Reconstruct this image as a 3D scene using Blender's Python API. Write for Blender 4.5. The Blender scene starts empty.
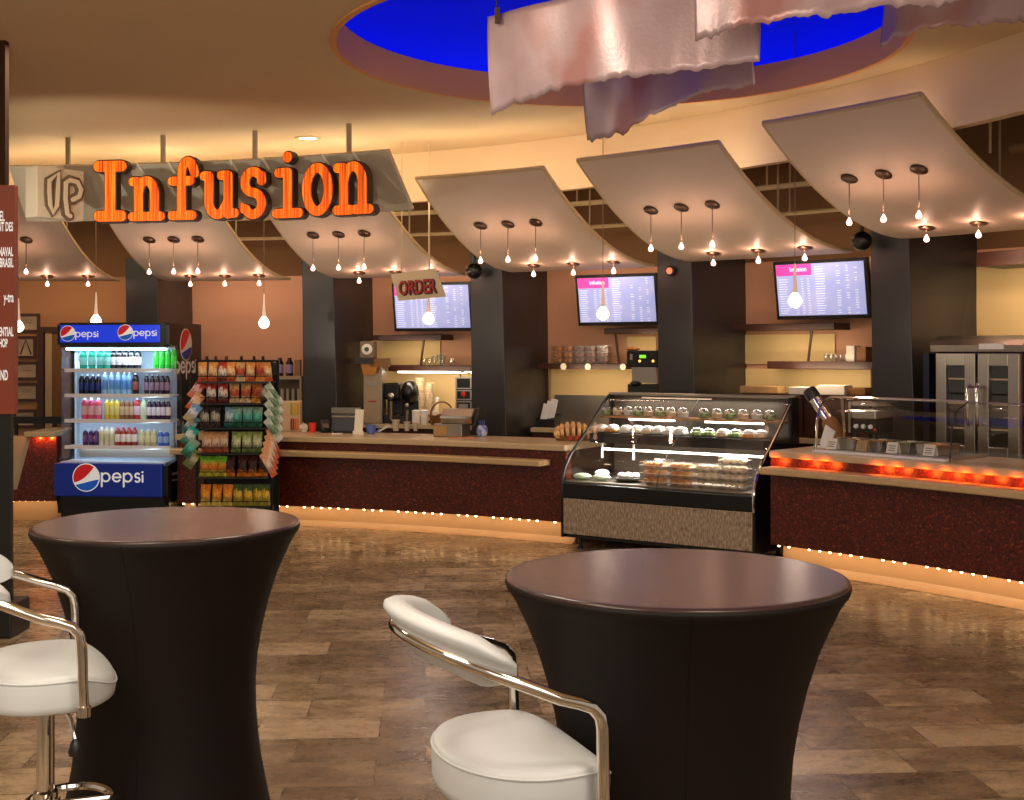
import bpy, bmesh, math, random
from mathutils import Vector, Matrix
from mathutils.geometry import tessellate_polygon
random.seed(7)
S = bpy.context.scene
COL = S.collection
PI = math.pi
F = 1243.0          # focal length in pixels of the 1024-wide frame
EYE = 1.61          # camera height
HOR = 352.0         # horizon row
CX, CY = -4.42, 2.7 # centre of the circular room plan

# ---------------------------------------------------------------- places
def at(px, py, Y):
    return Vector(((px-512)/F*Y, Y, EYE+(HOR-py)*Y/F))
def pol(phi, R, z=0.0):
    a = math.radians(phi)
    return Vector((CX+R*math.sin(a), CY+R*math.cos(a), z))
def ray(px, R, cx=CX, cy=CY):
    """where a sight line meets a circle of the plan -> X, Y, phi"""
    k = (px-512)/F
    a = 1+k*k; b = 2*(-k*cx-cy); c = cx*cx+cy*cy-R*R
    Y = (-b+math.sqrt(b*b-4*a*c))/(2*a)
    X = k*Y
    return X, Y, math.degrees(math.atan2(X-cx, Y-cy))
def zz(py, Y): return EYE+(HOR-py)*Y/F

# ---------------------------------------------------------------- materials
def srgb(r, g, b):
    f = lambda c: (c/255/12.92) if c/255 <= .04045 else ((c/255+.055)/1.055)**2.4
    return (f(r), f(g), f(b), 1)
def base_mat(name):
    m = bpy.data.materials.new(name); m.use_nodes = True
    nt = m.node_tree; p = nt.nodes['Principled BSDF']
    return m, nt, p
def mat(name, c, rough=.5, metal=0., var=.12, scale=12., bump=0., emit=None, es=0., coat=0., stretch=(1,1,1), spec=.5, trans=0.):
    m, nt, p = base_mat(name)
    tc = nt.nodes.new('ShaderNodeTexCoord'); mp = nt.nodes.new('ShaderNodeMapping')
    mp.inputs['Scale'].default_value = stretch
    nz = nt.nodes.new('ShaderNodeTexNoise'); nz.inputs['Scale'].default_value = scale; nz.inputs['Detail'].default_value = 4
    mx = nt.nodes.new('ShaderNodeMix'); mx.data_type = 'RGBA'
    mx.inputs['A'].default_value = tuple(x*(1-var) for x in c[:3])+(1,)
    mx.inputs['B'].default_value = tuple(min(1, x*(1+var)) for x in c[:3])+(1,)
    L = nt.links.new
    L(tc.outputs['Object'], mp.inputs['Vector']); L(mp.outputs[0], nz.inputs['Vector'])
    L(nz.outputs['Fac'], mx.inputs['Factor']); L(mx.outputs['Result'], p.inputs['Base Color'])
    p.inputs['Roughness'].default_value = rough; p.inputs['Metallic'].default_value = metal
    p.inputs['Specular IOR Level'].default_value = spec
    p.inputs['Coat Weight'].default_value = coat
    if trans: p.inputs['Transmission Weight'].default_value = trans
    if emit is not None:
        p.inputs['Emission Color'].default_value = emit; p.inputs['Emission Strength'].default_value = es
    if bump:
        bp = nt.nodes.new('ShaderNodeBump'); bp.inputs['Strength'].default_value = bump; bp.inputs['Distance'].default_value = .02
        L(nz.outputs['Fac'], bp.inputs['Height']); L(bp.outputs[0], p.inputs['Normal'])
    return m
def glass_mat(name, tint=(1, 1, 1, 1), gloss=.05, rough=.02):
    m = bpy.data.materials.new(name); m.use_nodes = True; nt = m.node_tree
    nt.nodes.remove(nt.nodes['Principled BSDF']); out = nt.nodes['Material Output']
    t = nt.nodes.new('ShaderNodeBsdfTransparent'); t.inputs[0].default_value = tint
    g = nt.nodes.new('ShaderNodeBsdfGlossy'); g.inputs['Roughness'].default_value = rough
    lw = nt.nodes.new('ShaderNodeLayerWeight'); lw.inputs[0].default_value = .25
    mr = nt.nodes.new('ShaderNodeMapRange'); mr.inputs['To Min'].default_value = gloss*.6; mr.inputs['To Max'].default_value = min(1, gloss*4)
    mx = nt.nodes.new('ShaderNodeMixShader')
    L = nt.links.new
    L(lw.outputs['Facing'], mr.inputs['Value']); L(mr.outputs[0], mx.inputs[0])
    L(t.outputs[0], mx.inputs[1]); L(g.outputs[0], mx.inputs[2]); L(mx.outputs[0], out.inputs[0])
    return m
def ramp_mat(name, axis_scale, noise_scale, stops, rough=.4, es=0., metal=0., bump=0., detail=3, coord='Object', coat=0.):
    """noise through a colour ramp"""
    m, nt, p = base_mat(name); L = nt.links.new
    tc = nt.nodes.new('ShaderNodeTexCoord'); mp = nt.nodes.new('ShaderNodeMapping'); mp.inputs['Scale'].default_value = axis_scale
    nz = nt.nodes.new('ShaderNodeTexNoise'); nz.inputs['Scale'].default_value = noise_scale; nz.inputs['Detail'].default_value = detail
    cr = nt.nodes.new('ShaderNodeValToRGB')
    el = cr.color_ramp.elements
    while len(el) < len(stops): el.new(.5)
    for e, (pos, c) in zip(el, stops): e.position = pos; e.color = c
    L(tc.outputs[coord], mp.inputs[0]); L(mp.outputs[0], nz.inputs['Vector']); L(nz.outputs['Fac'], cr.inputs[0])
    L(cr.outputs[0], p.inputs['Base Color']); p.inputs['Roughness'].default_value = rough; p.inputs['Metallic'].default_value = metal
    p.inputs['Coat Weight'].default_value = coat
    if es:
        L(cr.outputs[0], p.inputs['Emission Color']); p.inputs['Emission Strength'].default_value = es
    if bump:
        bp = nt.nodes.new('ShaderNodeBump'); bp.inputs['Strength'].default_value = bump; bp.inputs['Distance'].default_value = .02
        L(nz.outputs['Fac'], bp.inputs['Height']); L(bp.outputs[0], p.inputs['Normal'])
    return m
def floor_mat():
    m, nt, p = base_mat('stone_floor'); L = nt.links.new; N = nt.nodes.new
    tc = N('ShaderNodeTexCoord'); mp = N('ShaderNodeMapping'); mp.inputs['Rotation'].default_value = (0, 0, math.radians(-4))
    br = N('ShaderNodeTexBrick'); br.offset = .37; br.squash = 1
    br.inputs['Color1'].default_value = (0, 0, 0, 1); br.inputs['Color2'].default_value = (1, 1, 1, 1); br.inputs['Mortar'].default_value = (.15, .15, .15, 1)
    br.inputs['Scale'].default_value = 1; br.inputs['Brick Width'].default_value = .52; br.inputs['Row Height'].default_value = .29
    br.inputs['Mortar Size'].default_value = .003; br.inputs['Bias'].default_value = 0
    n1 = N('ShaderNodeTexNoise'); n1.inputs['Scale'].default_value = 2.4; n1.inputs['Detail'].default_value = 8; n1.inputs['Roughness'].default_value = .7
    mp2 = N('ShaderNodeMapping'); mp2.inputs['Scale'].default_value = (1, 1.7, 1)
    n2 = N('ShaderNodeTexNoise'); n2.inputs['Scale'].default_value = 9; n2.inputs['Detail'].default_value = 6; n2.inputs['Roughness'].default_value = .75
    L(tc.outputs['Object'], mp.inputs[0]); L(mp.outputs[0], br.inputs['Vector']); L(mp.outputs[0], mp2.inputs[0])
    # shift the clouding tile by tile so each tile has its own veining
    vm = N('ShaderNodeVectorMath'); vm.operation = 'MULTIPLY_ADD'; vm.inputs[1].default_value = (7, 3, 0)
    L(br.outputs['Color'], vm.inputs[0]); L(mp2.outputs[0], vm.inputs[2])
    L(vm.outputs[0], n1.inputs['Vector']); L(vm.outputs[0], n2.inputs['Vector'])
    ad = N('ShaderNodeMath'); ad.operation = 'MULTIPLY_ADD'; ad.inputs[1].default_value = .30
    L(br.outputs['Color'], ad.inputs[0]); L(n1.outputs['Fac'], ad.inputs[2])
    ad2 = N('ShaderNodeMath'); ad2.operation = 'MULTIPLY_ADD'; ad2.inputs[1].default_value = .35
    L(n2.outputs['Fac'], ad2.inputs[0]); L(ad.outputs[0], ad2.inputs[2])
    cr = N('ShaderNodeValToRGB'); el = cr.color_ramp.elements; el.new(.5); el.new(.5)
    for e, (pos, c) in zip(el, [(.48, srgb(60, 47, 34)), (.66, srgb(104, 86, 62)), (.82, srgb(134, 112, 83)), (1., srgb(182, 157, 122))]): e.position = pos; e.color = c
    L(ad2.outputs[0], cr.inputs[0])
    mx = N('ShaderNodeMix'); mx.data_type = 'RGBA'; mx.inputs['B'].default_value = srgb(70, 52, 38)
    mf = N('ShaderNodeMath'); mf.operation = 'MULTIPLY'; mf.inputs[1].default_value = .6
    L(br.outputs['Fac'], mf.inputs[0]); L(mf.outputs[0], mx.inputs['Factor'])
    L(cr.outputs[0], mx.inputs['A']); L(mx.outputs['Result'], p.inputs['Base Color'])
    rr = N('ShaderNodeMapRange'); rr.inputs['To Min'].default_value = .10; rr.inputs['To Max'].default_value = .46
    L(n2.outputs['Fac'], rr.inputs['Value']); L(rr.outputs[0], p.inputs['Roughness'])
    bp = N('ShaderNodeBump'); bp.inputs['Strength'].default_value = .05; bp.inputs['Distance'].default_value = .01
    L(n2.outputs['Fac'], bp.inputs['Height']); L(bp.outputs[0], p.inputs['Normal'])
    return m
def mosaic_mat():
    m, nt, p = base_mat('red_mosaic'); L = nt.links.new; N = nt.nodes.new
    tc = N('ShaderNodeTexCoord'); v = N('ShaderNodeTexVoronoi'); v.inputs['Scale'].default_value = 84; v.distance = 'CHEBYCHEV'
    L(tc.outputs['Object'], v.inputs['Vector'])
    sp = N('ShaderNodeSeparateColor'); L(v.outputs['Color'], sp.inputs[0])
    cr = N('ShaderNodeValToRGB'); el = cr.color_ramp.elements; el.new(.5); el.new(.5)
    for e, (pos, c) in zip(el, [(0, srgb(48, 13, 6)), (.5, srgb(84, 25, 11)), (.9, srgb(102, 33, 15)), (1, srgb(140, 62, 32))]): e.position = pos; e.color = c
    L(sp.outputs[0], cr.inputs[0]); L(cr.outputs[0], p.inputs['Base Color'])
    p.inputs['Roughness'].default_value = .3
    bp = N('ShaderNodeBump'); bp.inputs['Strength'].default_value = .3; bp.inputs['Distance'].default_value = .004
    L(sp.outputs[1], bp.inputs['Height']); L(bp.outputs[0], p.inputs['Normal'])
    return m
def bag_mat(name, top, mid, low, rough=.28):
    """printed foil: bands up the bag broken by noise"""
    m, nt, p = base_mat(name); L = nt.links.new; N = nt.nodes.new
    tc = N('ShaderNodeTexCoord'); sx = N('ShaderNodeSeparateXYZ'); L(tc.outputs['Generated'], sx.inputs[0])
    nz = N('ShaderNodeTexNoise'); nz.inputs['Scale'].default_value = 6; nz.inputs['Detail'].default_value = 6; L(tc.outputs['Generated'], nz.inputs['Vector'])
    a = N('ShaderNodeMath'); a.operation = 'MULTIPLY_ADD'; a.inputs[1].default_value = .8; L(nz.outputs['Fac'], a.inputs[0]); L(sx.outputs['Z'], a.inputs[2])
    s = N('ShaderNodeMath'); s.operation = 'SUBTRACT'; s.inputs[1].default_value = .4; L(a.outputs[0], s.inputs[0])
    cr = N('ShaderNodeValToRGB'); el = cr.color_ramp.elements; el.new(.5); el.new(.5); el.new(.5)
    for e, (pos, c) in zip(el, [(.12, low), (.36, tuple(x*.5 for x in mid[:3])+(1,)), (.46, mid), (.62, mid), (.74, top)]): e.position = pos; e.color = c
    L(s.outputs[0], cr.inputs[0]); L(cr.outputs[0], p.inputs['Base Color'])
    p.inputs['Roughness'].default_value = rough; p.inputs['Metallic'].default_value = .35
    bp = N('ShaderNodeBump'); bp.inputs['Strength'].default_value = .6; bp.inputs['Distance'].default_value = .03
    L(nz.outputs['Fac'], bp.inputs['Height']); L(bp.outputs[0], p.inputs['Normal'])
    return m
def sheet_mat():
    m, nt, p = base_mat('hammered_sheet'); L = nt.links.new; N = nt.nodes.new
    tc = N('ShaderNodeTexCoord'); v = N('ShaderNodeTexNoise'); v.inputs['Scale'].default_value = 55; v.inputs['Detail'].default_value = 3
    n = N('ShaderNodeTexNoise'); n.inputs['Scale'].default_value = 2.2; n.inputs['Detail'].default_value = 3
    L(tc.outputs['Object'], v.inputs['Vector']); L(tc.outputs['Object'], n.inputs['Vector'])
    cr = N('ShaderNodeValToRGB'); el = cr.color_ramp.elements; el.new(.5)
    for e, (pos, c) in zip(el, [(.3, srgb(164, 136, 138)), (.55, srgb(186, 160, 162)), (.72, srgb(176, 126, 122))]): e.position = pos; e.color = c
    L(n.outputs['Fac'], cr.inputs[0]); L(cr.outputs[0], p.inputs['Base Color'])
    p.inputs['Metallic'].default_value = .3; p.inputs['Roughness'].default_value = .36
    bp = N('ShaderNodeBump'); bp.inputs['Strength'].default_value = .22; bp.inputs['Distance'].default_value = .004
    L(v.outputs['Fac'], bp.inputs['Height']); L(bp.outputs[0], p.inputs['Normal'])
    return m

M = {}
M['floor'] = floor_mat(); M['mosaic'] = mosaic_mat(); M['sheet'] = sheet_mat()
M['ceiling'] = mat('warm_plaster', srgb(214, 188, 148), .8, var=.04, scale=2)
M['bulkhead'] = mat('cream_plaster', srgb(226, 198, 160), .8, var=.03, scale=2)
M['soffit'] = mat('tan_plaster', srgb(226, 158, 92), .8, var=.03, scale=2)
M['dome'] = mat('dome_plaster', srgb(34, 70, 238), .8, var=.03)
M['void'] = mat('void_brown', srgb(112, 80, 48), .9, var=.1, scale=2)
M['wall'] = mat('peach_wall', srgb(200, 148, 116), .75, var=.06, scale=3)
M['wall_brown'] = mat('brown_wall', srgb(160, 116, 76), .75, var=.06, scale=3)
M['cream'] = mat('cream_panel', srgb(226, 194, 136), .6, var=.05, scale=4, stretch=(1, 1, .2))
M['pillar'] = mat('charcoal_pillar', srgb(42, 40, 40), .38, var=.12, scale=3)
M['panel'] = mat('canopy_white', srgb(216, 198, 178), .5, var=.03, scale=3)
M['panel_edge'] = mat('canopy_edge', srgb(205, 180, 140), .5, var=.04)
M['bronze'] = mat('bronze', srgb(70, 50, 34), .35, .6)
M['cord'] = mat('cord', srgb(120, 96, 78), .5)
M['bulb'] = mat('bulb_glow', srgb(255, 232, 214), .4, emit=srgb(255, 182, 162), es=4)
M['case_back'] = mat('case_back', srgb(84, 74, 64), .5)
M['globe'] = mat('globe_glow', srgb(255, 240, 215), .4, emit=srgb(255, 236, 205), es=4.5)
M['clear_stem'] = mat('clear_stem', srgb(226, 205, 184), .25, emit=srgb(255, 225, 190), es=.25)
M['stone_top'] = mat('stone_top', srgb(205, 180, 140), .3, var=.10, scale=30)
M['ledge'] = mat('ledge_wood', srgb(206, 172, 124), .4, var=.10, scale=8, stretch=(1, 1, 6))
M['toe'] = mat('toe_kick', srgb(196, 150, 104), .42, var=.05, scale=5)
M['led'] = mat('led_dots', srgb(255, 214, 150), .4, emit=srgb(255, 206, 140), es=18)
M['dark'] = mat('dark_plastic', srgb(22, 21, 21), .4, var=.2)
M['black'] = mat('black_gloss', srgb(7, 7, 8), .3, var=.2)
M['chrome'] = mat('chrome', srgb(226, 220, 212), .09, 1., var=.02)
M['steel'] = mat('brushed_steel', srgb(176, 168, 158), .3, 1., var=.1, scale=20, stretch=(1, 1, 14))
M['hammer'] = ramp_mat('hammered_panel', (3, 3, 1), 26, [(.3, srgb(128, 108, 88)), (.5, srgb(172, 150, 126)), (.7, srgb(206, 186, 160))], rough=.45, metal=.35, bump=.25)
M['white'] = mat('white_vinyl', srgb(200, 203, 206), .42, var=.02, scale=6)
M['white_pl'] = mat('white_plastic', srgb(235, 235, 235), .4, var=.03)
M['cupgrey'] = mat('cup_paper', srgb(206, 186, 158), .7, var=.06)
M['paper'] = mat('paper_white', srgb(236, 228, 214), .7, var=.04)
M['shelfwood'] = mat('dark_shelf_wood', srgb(62, 30, 20), .4, var=.2, scale=10, stretch=(1, 1, 8))
M['fabric'] = mat('brown_spandex', srgb(20, 12, 11), .6, var=.12, scale=40, spec=.2)
M['tabletop'] = mat('brown_tabletop', srgb(54, 38, 36), .24, var=.06, scale=8, spec=.4)
M['blue'] = mat('cola_blue', srgb(8, 36, 118), .3, var=.05, emit=srgb(8, 40, 130), es=.25)
M['blue_lit'] = mat('cola_blue_lit', srgb(20, 60, 220), .3, var=.08, scale=3, emit=srgb(16, 48, 196), es=.75)
M['e_white'] = mat('emblem_white', srgb(240, 240, 240), .4, var=.02, emit=srgb(240, 240, 240), es=.3)
M['e_red'] = mat('emblem_red', srgb(205, 28, 36), .4, var=.04, emit=srgb(205, 28, 36), es=.25)
M['e_blue'] = mat('emblem_blue', srgb(20, 90, 190), .4, var=.04, emit=srgb(20, 90, 190), es=.25)
M['d_white'] = mat('decal_white', srgb(205, 190, 180), .5, var=.04)
M['d_red'] = mat('decal_red', srgb(190, 36, 36), .5, var=.04)
M['d_blue'] = mat('decal_blue', srgb(36, 44, 130), .5, var=.04)
M['liner'] = mat('cooler_liner', srgb(206, 222, 240), .4, var=.03)
M['strip_cool'] = mat('cool_tube', srgb(235, 245, 255), .4, emit=srgb(205, 235, 255), es=9)
M['strip_warm'] = mat('case_tube', srgb(255, 250, 240), .4, emit=srgb(255, 244, 226), es=9)
M['glass'] = glass_mat('clear_glass')
M['glass2'] = glass_mat('sneeze_glass', tint=(.97, .98, .97, 1), gloss=.09)
M['clear'] = glass_mat('clear_plastic', tint=(.94, .95, .95, 1), gloss=.14, rough=.15)
M['neon'] = ramp_mat('orange_letter', (74, 1, 1.6), 1.0, [(.32, srgb(150, 36, 3)), (.47, srgb(240, 92, 6)), (.64, srgb(255, 142, 30))], rough=.4, es=.62, detail=4)
M['matte_brown'] = mat('matte_brown', srgb(58, 36, 24), .95, spec=.1)
M['neon_side'] = mat('letter_return', srgb(60, 36, 26), .5)
M['signback'] = mat('sign_grey', srgb(196, 182, 160), .5, var=.04, scale=3)
M['signend'] = mat('sign_pale', srgb(240, 230, 208), .5, var=.04, scale=3)
M['logobox'] = mat('logo_cream', srgb(236, 222, 192), .5, var=.06, scale=5)
M['logodark'] = mat('logo_taupe', srgb(120, 102, 80), .5, var=.06)
M['post'] = mat('post_grey', srgb(160, 140, 112), .5)
M['redletter'] = mat('sign_red', srgb(150, 26, 18), .45, emit=srgb(150, 30, 20), es=.25)
M['plate'] = mat('sign_plate_tan', srgb(214, 190, 150), .5, var=.04)
M['screen'] = ramp_mat('menu_display', (1, 1, 1), 3.0, [(.3, srgb(130, 148, 206)), (.7, srgb(165, 172, 218))], rough=.3, es=.62)
M['screen_pink'] = mat('menu_header', srgb(205, 60, 150), .4, emit=srgb(205, 50, 145), es=.8)
M['screen_txt'] = mat('menu_text', srgb(205, 212, 240), .4, emit=srgb(205, 212, 240), es=.7)
M['bezel'] = mat('bezel_black', srgb(14, 13, 14), .25)
M['woodbrown'] = mat('brown_wood', srgb(130, 84, 40), .45, var=.25, scale=9, stretch=(1, 1, .2))
M['amber'] = mat('amber_hopper', srgb(170, 110, 40), .3, var=.15, emit=srgb(170, 100, 30), es=.12)
M['red'] = mat('red_plastic', srgb(214, 48, 24), .4, emit=srgb(214, 48, 24), es=.15)
M['bluecup'] = mat('blue_glaze', srgb(92, 112, 180), .3, var=.1)
M['bluewhite'] = ramp_mat('blue_white_glaze', (1, 1, 1), 22, [(.4, srgb(90, 116, 196)), (.6, srgb(205, 212, 236))], rough=.3)
M['pastry'] = ramp_mat('baked_crust', (1, 1, 1), 16, [(.3, srgb(150, 78, 24)), (.5, srgb(210, 130, 50)), (.72, srgb(236, 186, 110))], rough=.6, bump=.4)
M['pale_pastry'] = ramp_mat('pale_crust', (1, 1, 1), 18, [(.3, srgb(196, 150, 100)), (.5, srgb(232, 204, 162)), (.72, srgb(244, 226, 196))], rough=.6, bump=.4)
M['muffin'] = ramp_mat('muffin_crust', (1, 1, 1), 20, [(.3, srgb(150, 86, 36)), (.6, srgb(216, 150, 72))], rough=.7, bump=.3)
M['bread'] = ramp_mat('bread_crust', (1, 14, 1), 2.2, [(.36, srgb(160, 104, 50)), (.5, srgb(216, 166, 100)), (.64, srgb(238, 206, 150))], rough=.6)
M['lettuce'] = ramp_mat('green_salad', (1, 1, 1), 30, [(.35, srgb(70, 110, 50)), (.55, srgb(140, 176, 100)), (.7, srgb(220, 226, 190))], rough=.5, bump=.4)
M['wrap'] = mat('white_wrap', srgb(226, 226, 220), .35, var=.15, scale=18, bump=.3)
M['cardboard'] = mat('cardboard', srgb(176, 138, 88), .7)
M['mint'] = mat('mint_pack', srgb(190, 216, 180), .5, var=.1)
M['wire'] = mat('rack_wire', srgb(34, 30, 28), .4, .5)
M['picture'] = ramp_mat('framed_print', (1, 1, 1), 5, [(.35, srgb(150, 130, 104)), (.65, srgb(176, 156, 126))], rough=.5)
M['banner'] = mat('banner_rust', srgb(128, 56, 34), .5, var=.25, scale=1.6, stretch=(1, 1, 1), emit=srgb(128, 50, 30), es=.10)
M['orangeglow'] = mat('orange_lamp', srgb(230, 120, 80), .4, emit=srgb(240, 130, 90), es=1.0)
M['amber_led'] = mat('amber_led', srgb(255, 170, 70), .4, emit=srgb(255, 170, 70), es=3)
M['green_led'] = mat('green_display', srgb(110, 220, 40), .4, emit=srgb(110, 220, 40), es=1.6)
M['lampshade'] = mat('downlight_glow', srgb(255, 246, 226), .4, emit=srgb(255, 240, 214), es=3.2)
M['blue_tube'] = mat('blue_tube', srgb(20, 40, 255), .4, emit=(.0, .035, 1, 1), es=10)
M['navy_steel'] = mat('shadow_steel', srgb(44, 44, 66), .35, .7)
M['door_white'] = mat('door_frame_pale', srgb(176, 150, 116), .5)
M['stonepanel'] = mat('pale_stone', srgb(186, 166, 134), .5, var=.16, scale=7)

# ---------------------------------------------------------------- mesh builder
class MB:
    def __init__(s): s.v = []; s.f = []; s.mi = []; s.cur = 0
    def add(s, vs, fs, X=None):
        n = len(s.v)
        for p in vs:
            p = Vector(p); s.v.append(tuple(X @ p) if X else tuple(p))
        for f in fs: s.f.append(tuple(i+n for i in f)); s.mi.append(s.cur)
        return s
    def use(s, i): s.cur = i; return s
    def box(s, x0, x1, y0, y1, z0, z1, X=None):
        vs = [(x, y, z) for z in (z0, z1) for y in (y0, y1) for x in (x0, x1)]
        return s.add(vs, [(0, 2, 3, 1), (4, 5, 7, 6), (0, 1, 5, 4), (2, 6, 7, 3), (0, 4, 6, 2), (1, 3, 7, 5)], X)
    def arc(s, R0, R1, z0, z1, p0, p1, n=None, cx=CX, cy=CY):
        n = n or max(2, int(abs(p1-p0)/1.0)+1)
        vs = []; fs = []
        for i in range(n+1):
            a = math.radians(p0+(p1-p0)*i/n); sn, cs = math.sin(a), math.cos(a)
            for R, z in ((R0, z0), (R1, z0), (R1, z1), (R0, z1)): vs.append((cx+R*sn, cy+R*cs, z))
        for i in range(n):
            for k in range(4):
                a = i*4+k; b = i*4+(k+1) % 4
                fs.append((a, b, b+4, a+4))
        fs.append((3, 2, 1, 0)); e = n*4; fs.append((e, e+1, e+2, e+3))
        return s.add(vs, fs)
    def lathe(s, prof, cx=0, cy=0, cz=0, n=24, X=None, cap=True):
        vs = []; fs = []; k = len(prof)
        for i in range(n):
            a = 2*PI*i/n
            for r, z in prof: vs.append((cx+r*math.cos(a), cy+r*math.sin(a), cz+z))
        for i in range(n):
            j = (i+1) % n
            for q in range(k-1): fs.append((i*k+q, j*k+q, j*k+q+1, i*k+q+1))
        if cap:
            if prof[0][0] > 1e-6: fs.append(tuple(i*k for i in range(n))[::-1])
            if prof[-1][0] > 1e-6: fs.append(tuple(i*k+k-1 for i in range(n)))
        return s.add(vs, fs, X)
    def tube(s, pts, r, n=8, closed=False, X=None):
        pts = [Vector(p) for p in pts]; m = len(pts); vs = []; fs = []
        up = None
        for i, p in enumerate(pts):
            a = pts[(i-1) % m] if (closed or i) else pts[0]
            b = pts[(i+1) % m] if (closed or i < m-1) else pts[-1]
            t = (b-a).normalized()
            if up is None:
                up = Vector((0, 0, 1)) if abs(t.z) < .9 else Vector((1, 0, 0))
            sd = t.cross(up)
            if sd.length < 1e-5: sd = t.cross(Vector((0, 1, 0)))
            sd.normalize(); up = sd.cross(t).normalized()
            rr = r[i] if isinstance(r, (list, tuple)) else r
            for k in range(n):
                q = 2*PI*k/n; vs.append(p+sd*math.cos(q)*rr+up*math.sin(q)*rr)
        for i in range(m if closed else m-1):
            j = (i+1) % m
            for k in range(n): fs.append((i*n+k, i*n+(k+1) % n, j*n+(k+1) % n, j*n+k))
        if not closed:
            fs.append(tuple(range(n))[::-1]); fs.append(tuple((m-1)*n+k for k in range(n)))
        return s.add(vs, fs, X)
    def ball(s, c, r, n=12, m=8, sc=(1, 1, 1), X=None):
        vs = [(c[0], c[1], c[2]-r*sc[2])]; fs = []
        for j in range(1, m):
            t = PI*j/m-PI/2
            for i in range(n):
                a = 2*PI*i/n; vs.append((c[0]+r*sc[0]*math.cos(t)*math.cos(a), c[1]+r*sc[1]*math.cos(t)*math.sin(a), c[2]+r*sc[2]*math.sin(t)))
        vs.append((c[0], c[1], c[2]+r*sc[2])); T = len(vs)-1
        for i in range(n):
            k = (i+1) % n
            fs.append((0, 1+k, 1+i)); fs.append((T, T-n+i, T-n+k))
            for j in range(m-2): a = 1+j*n; fs.append((a+i, a+k, a+n+k, a+n+i))
        return s.add(vs, fs, X)
    def prism(s, poly, y0, y1, X=None):
        """polygon in XZ extruded along Y (any simple outline)"""
        k = len(poly); vs = [(x, y0, z) for x, z in poly]+[(x, y1, z) for x, z in poly]; fs = []
        tri = tessellate_polygon([[Vector((x, z, 0)) for x, z in poly]])
        for t in tri: fs.append(tuple(t)); fs.append(tuple(i+k for i in t)[::-1])
        for i in range(k): j = (i+1) % k; fs.append((i, j, j+k, i+k))
        return s.add(vs, fs, X)
    def prismx(s, poly, x0, x1, X=None):
        """polygon in YZ extruded along X"""
        R = Matrix(((0, 1, 0, 0), (1, 0, 0, 0), (0, 0, 1, 0), (0, 0, 0, 1)))
        return s.prism(poly, x0, x1, (X @ R) if X else R)
    def stroke(s, pts, w, y0, y1, closed=False, cap=8, X=None):
        """flat ribbon with round ends in the XZ plane"""
        pts = [Vector((p[0], p[1])) for p in pts]; m = len(pts); Lf = []; Rt = []
        for i, p in enumerate(pts):
            a = pts[(i-1) % m] if (closed or i) else pts[0]; b = pts[(i+1) % m] if (closed or i < m-1) else pts[-1]
            t = (b-a).normalized(); nrm = Vector((-t.y, t.x)); h = w/2
            Lf.append(p+nrm*h); Rt.append(p-nrm*h)
        vs = []; fs = []
        for y in (y0, y1):
            for a, b in zip(Lf, Rt): vs += [(a.x, y, a.y), (b.x, y, b.y)]
        o = 2*m
        for i in range(m if closed else m-1):
            j = (i+1) % m
            fs += [(2*i, 2*i+1, 2*j+1, 2*j), (o+2*i, o+2*j, o+2*j+1, o+2*i+1), (2*i, 2*j, o+2*j, o+2*i), (2*i+1, o+2*i+1, o+2*j+1, 2*j+1)]
        s.add(vs, fs, X)
        if not closed and cap:
            for p in (pts[0], pts[-1]):
                s.prism([(p.x+w/2*math.cos(2*PI*k/(cap*2)), p.y+w/2*math.sin(2*PI*k/(cap*2))) for k in range(cap*2)], y0-.0006, y1-.0006, X)
        return s
    def text(s, txt, size, sx=1., y0=-.002, y1=0., align='LEFT', bold=0., x=0., z=0., X=None):
        cu = bpy.data.curves.new('t', 'FONT'); cu.body = txt; cu.size = size; cu.align_x = align; cu.offset = bold
        cu.resolution_u = 3
        ob = bpy.data.objects.new('t', cu); me = bpy.data.meshes.new_from_object(ob)
        vs = [(x+v.co.x*sx, y0, z+v.co.y) for v in me.vertices]; fs = [tuple(p.vertices) for p in me.polygons]
        s.add(vs, fs, X)
        bpy.data.objects.remove(ob); bpy.data.curves.remove(cu); bpy.data.meshes.remove(me)
        return s
    def build(s, name, mats, parent=None, smooth=True, ang=40, bevel=0, segs=2, recalc=True, loc=None):
        me = bpy.data.meshes.new(name); me.from_pydata(s.v, [], s.f)
        if not isinstance(mats, (list, tuple)): mats = [mats]
        for m_ in mats: me.materials.append(M[m_] if isinstance(m_, str) else m_)
        me.polygons.foreach_set('material_index', [min(i, len(mats)-1) for i in s.mi])
        if recalc:
            bm = bmesh.new(); bm.from_mesh(me); bmesh.ops.recalc_face_normals(bm, faces=bm.faces); bm.to_mesh(me); bm.free()
        if smooth:
            me.polygons.foreach_set('use_smooth', [True]*len(me.polygons)); me.set_sharp_from_angle(angle=math.radians(ang))
        me.update()
        o = bpy.data.objects.new(name, me); COL.objects.link(o)
        if parent is not None: o.parent = parent
        if loc is not None: o.location = loc
        if bevel:
            b = o.modifiers.new('b', 'BEVEL'); b.width = bevel; b.segments = segs; b.limit_method = 'ANGLE'; b.angle_limit = math.radians(50)
        return o

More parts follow.
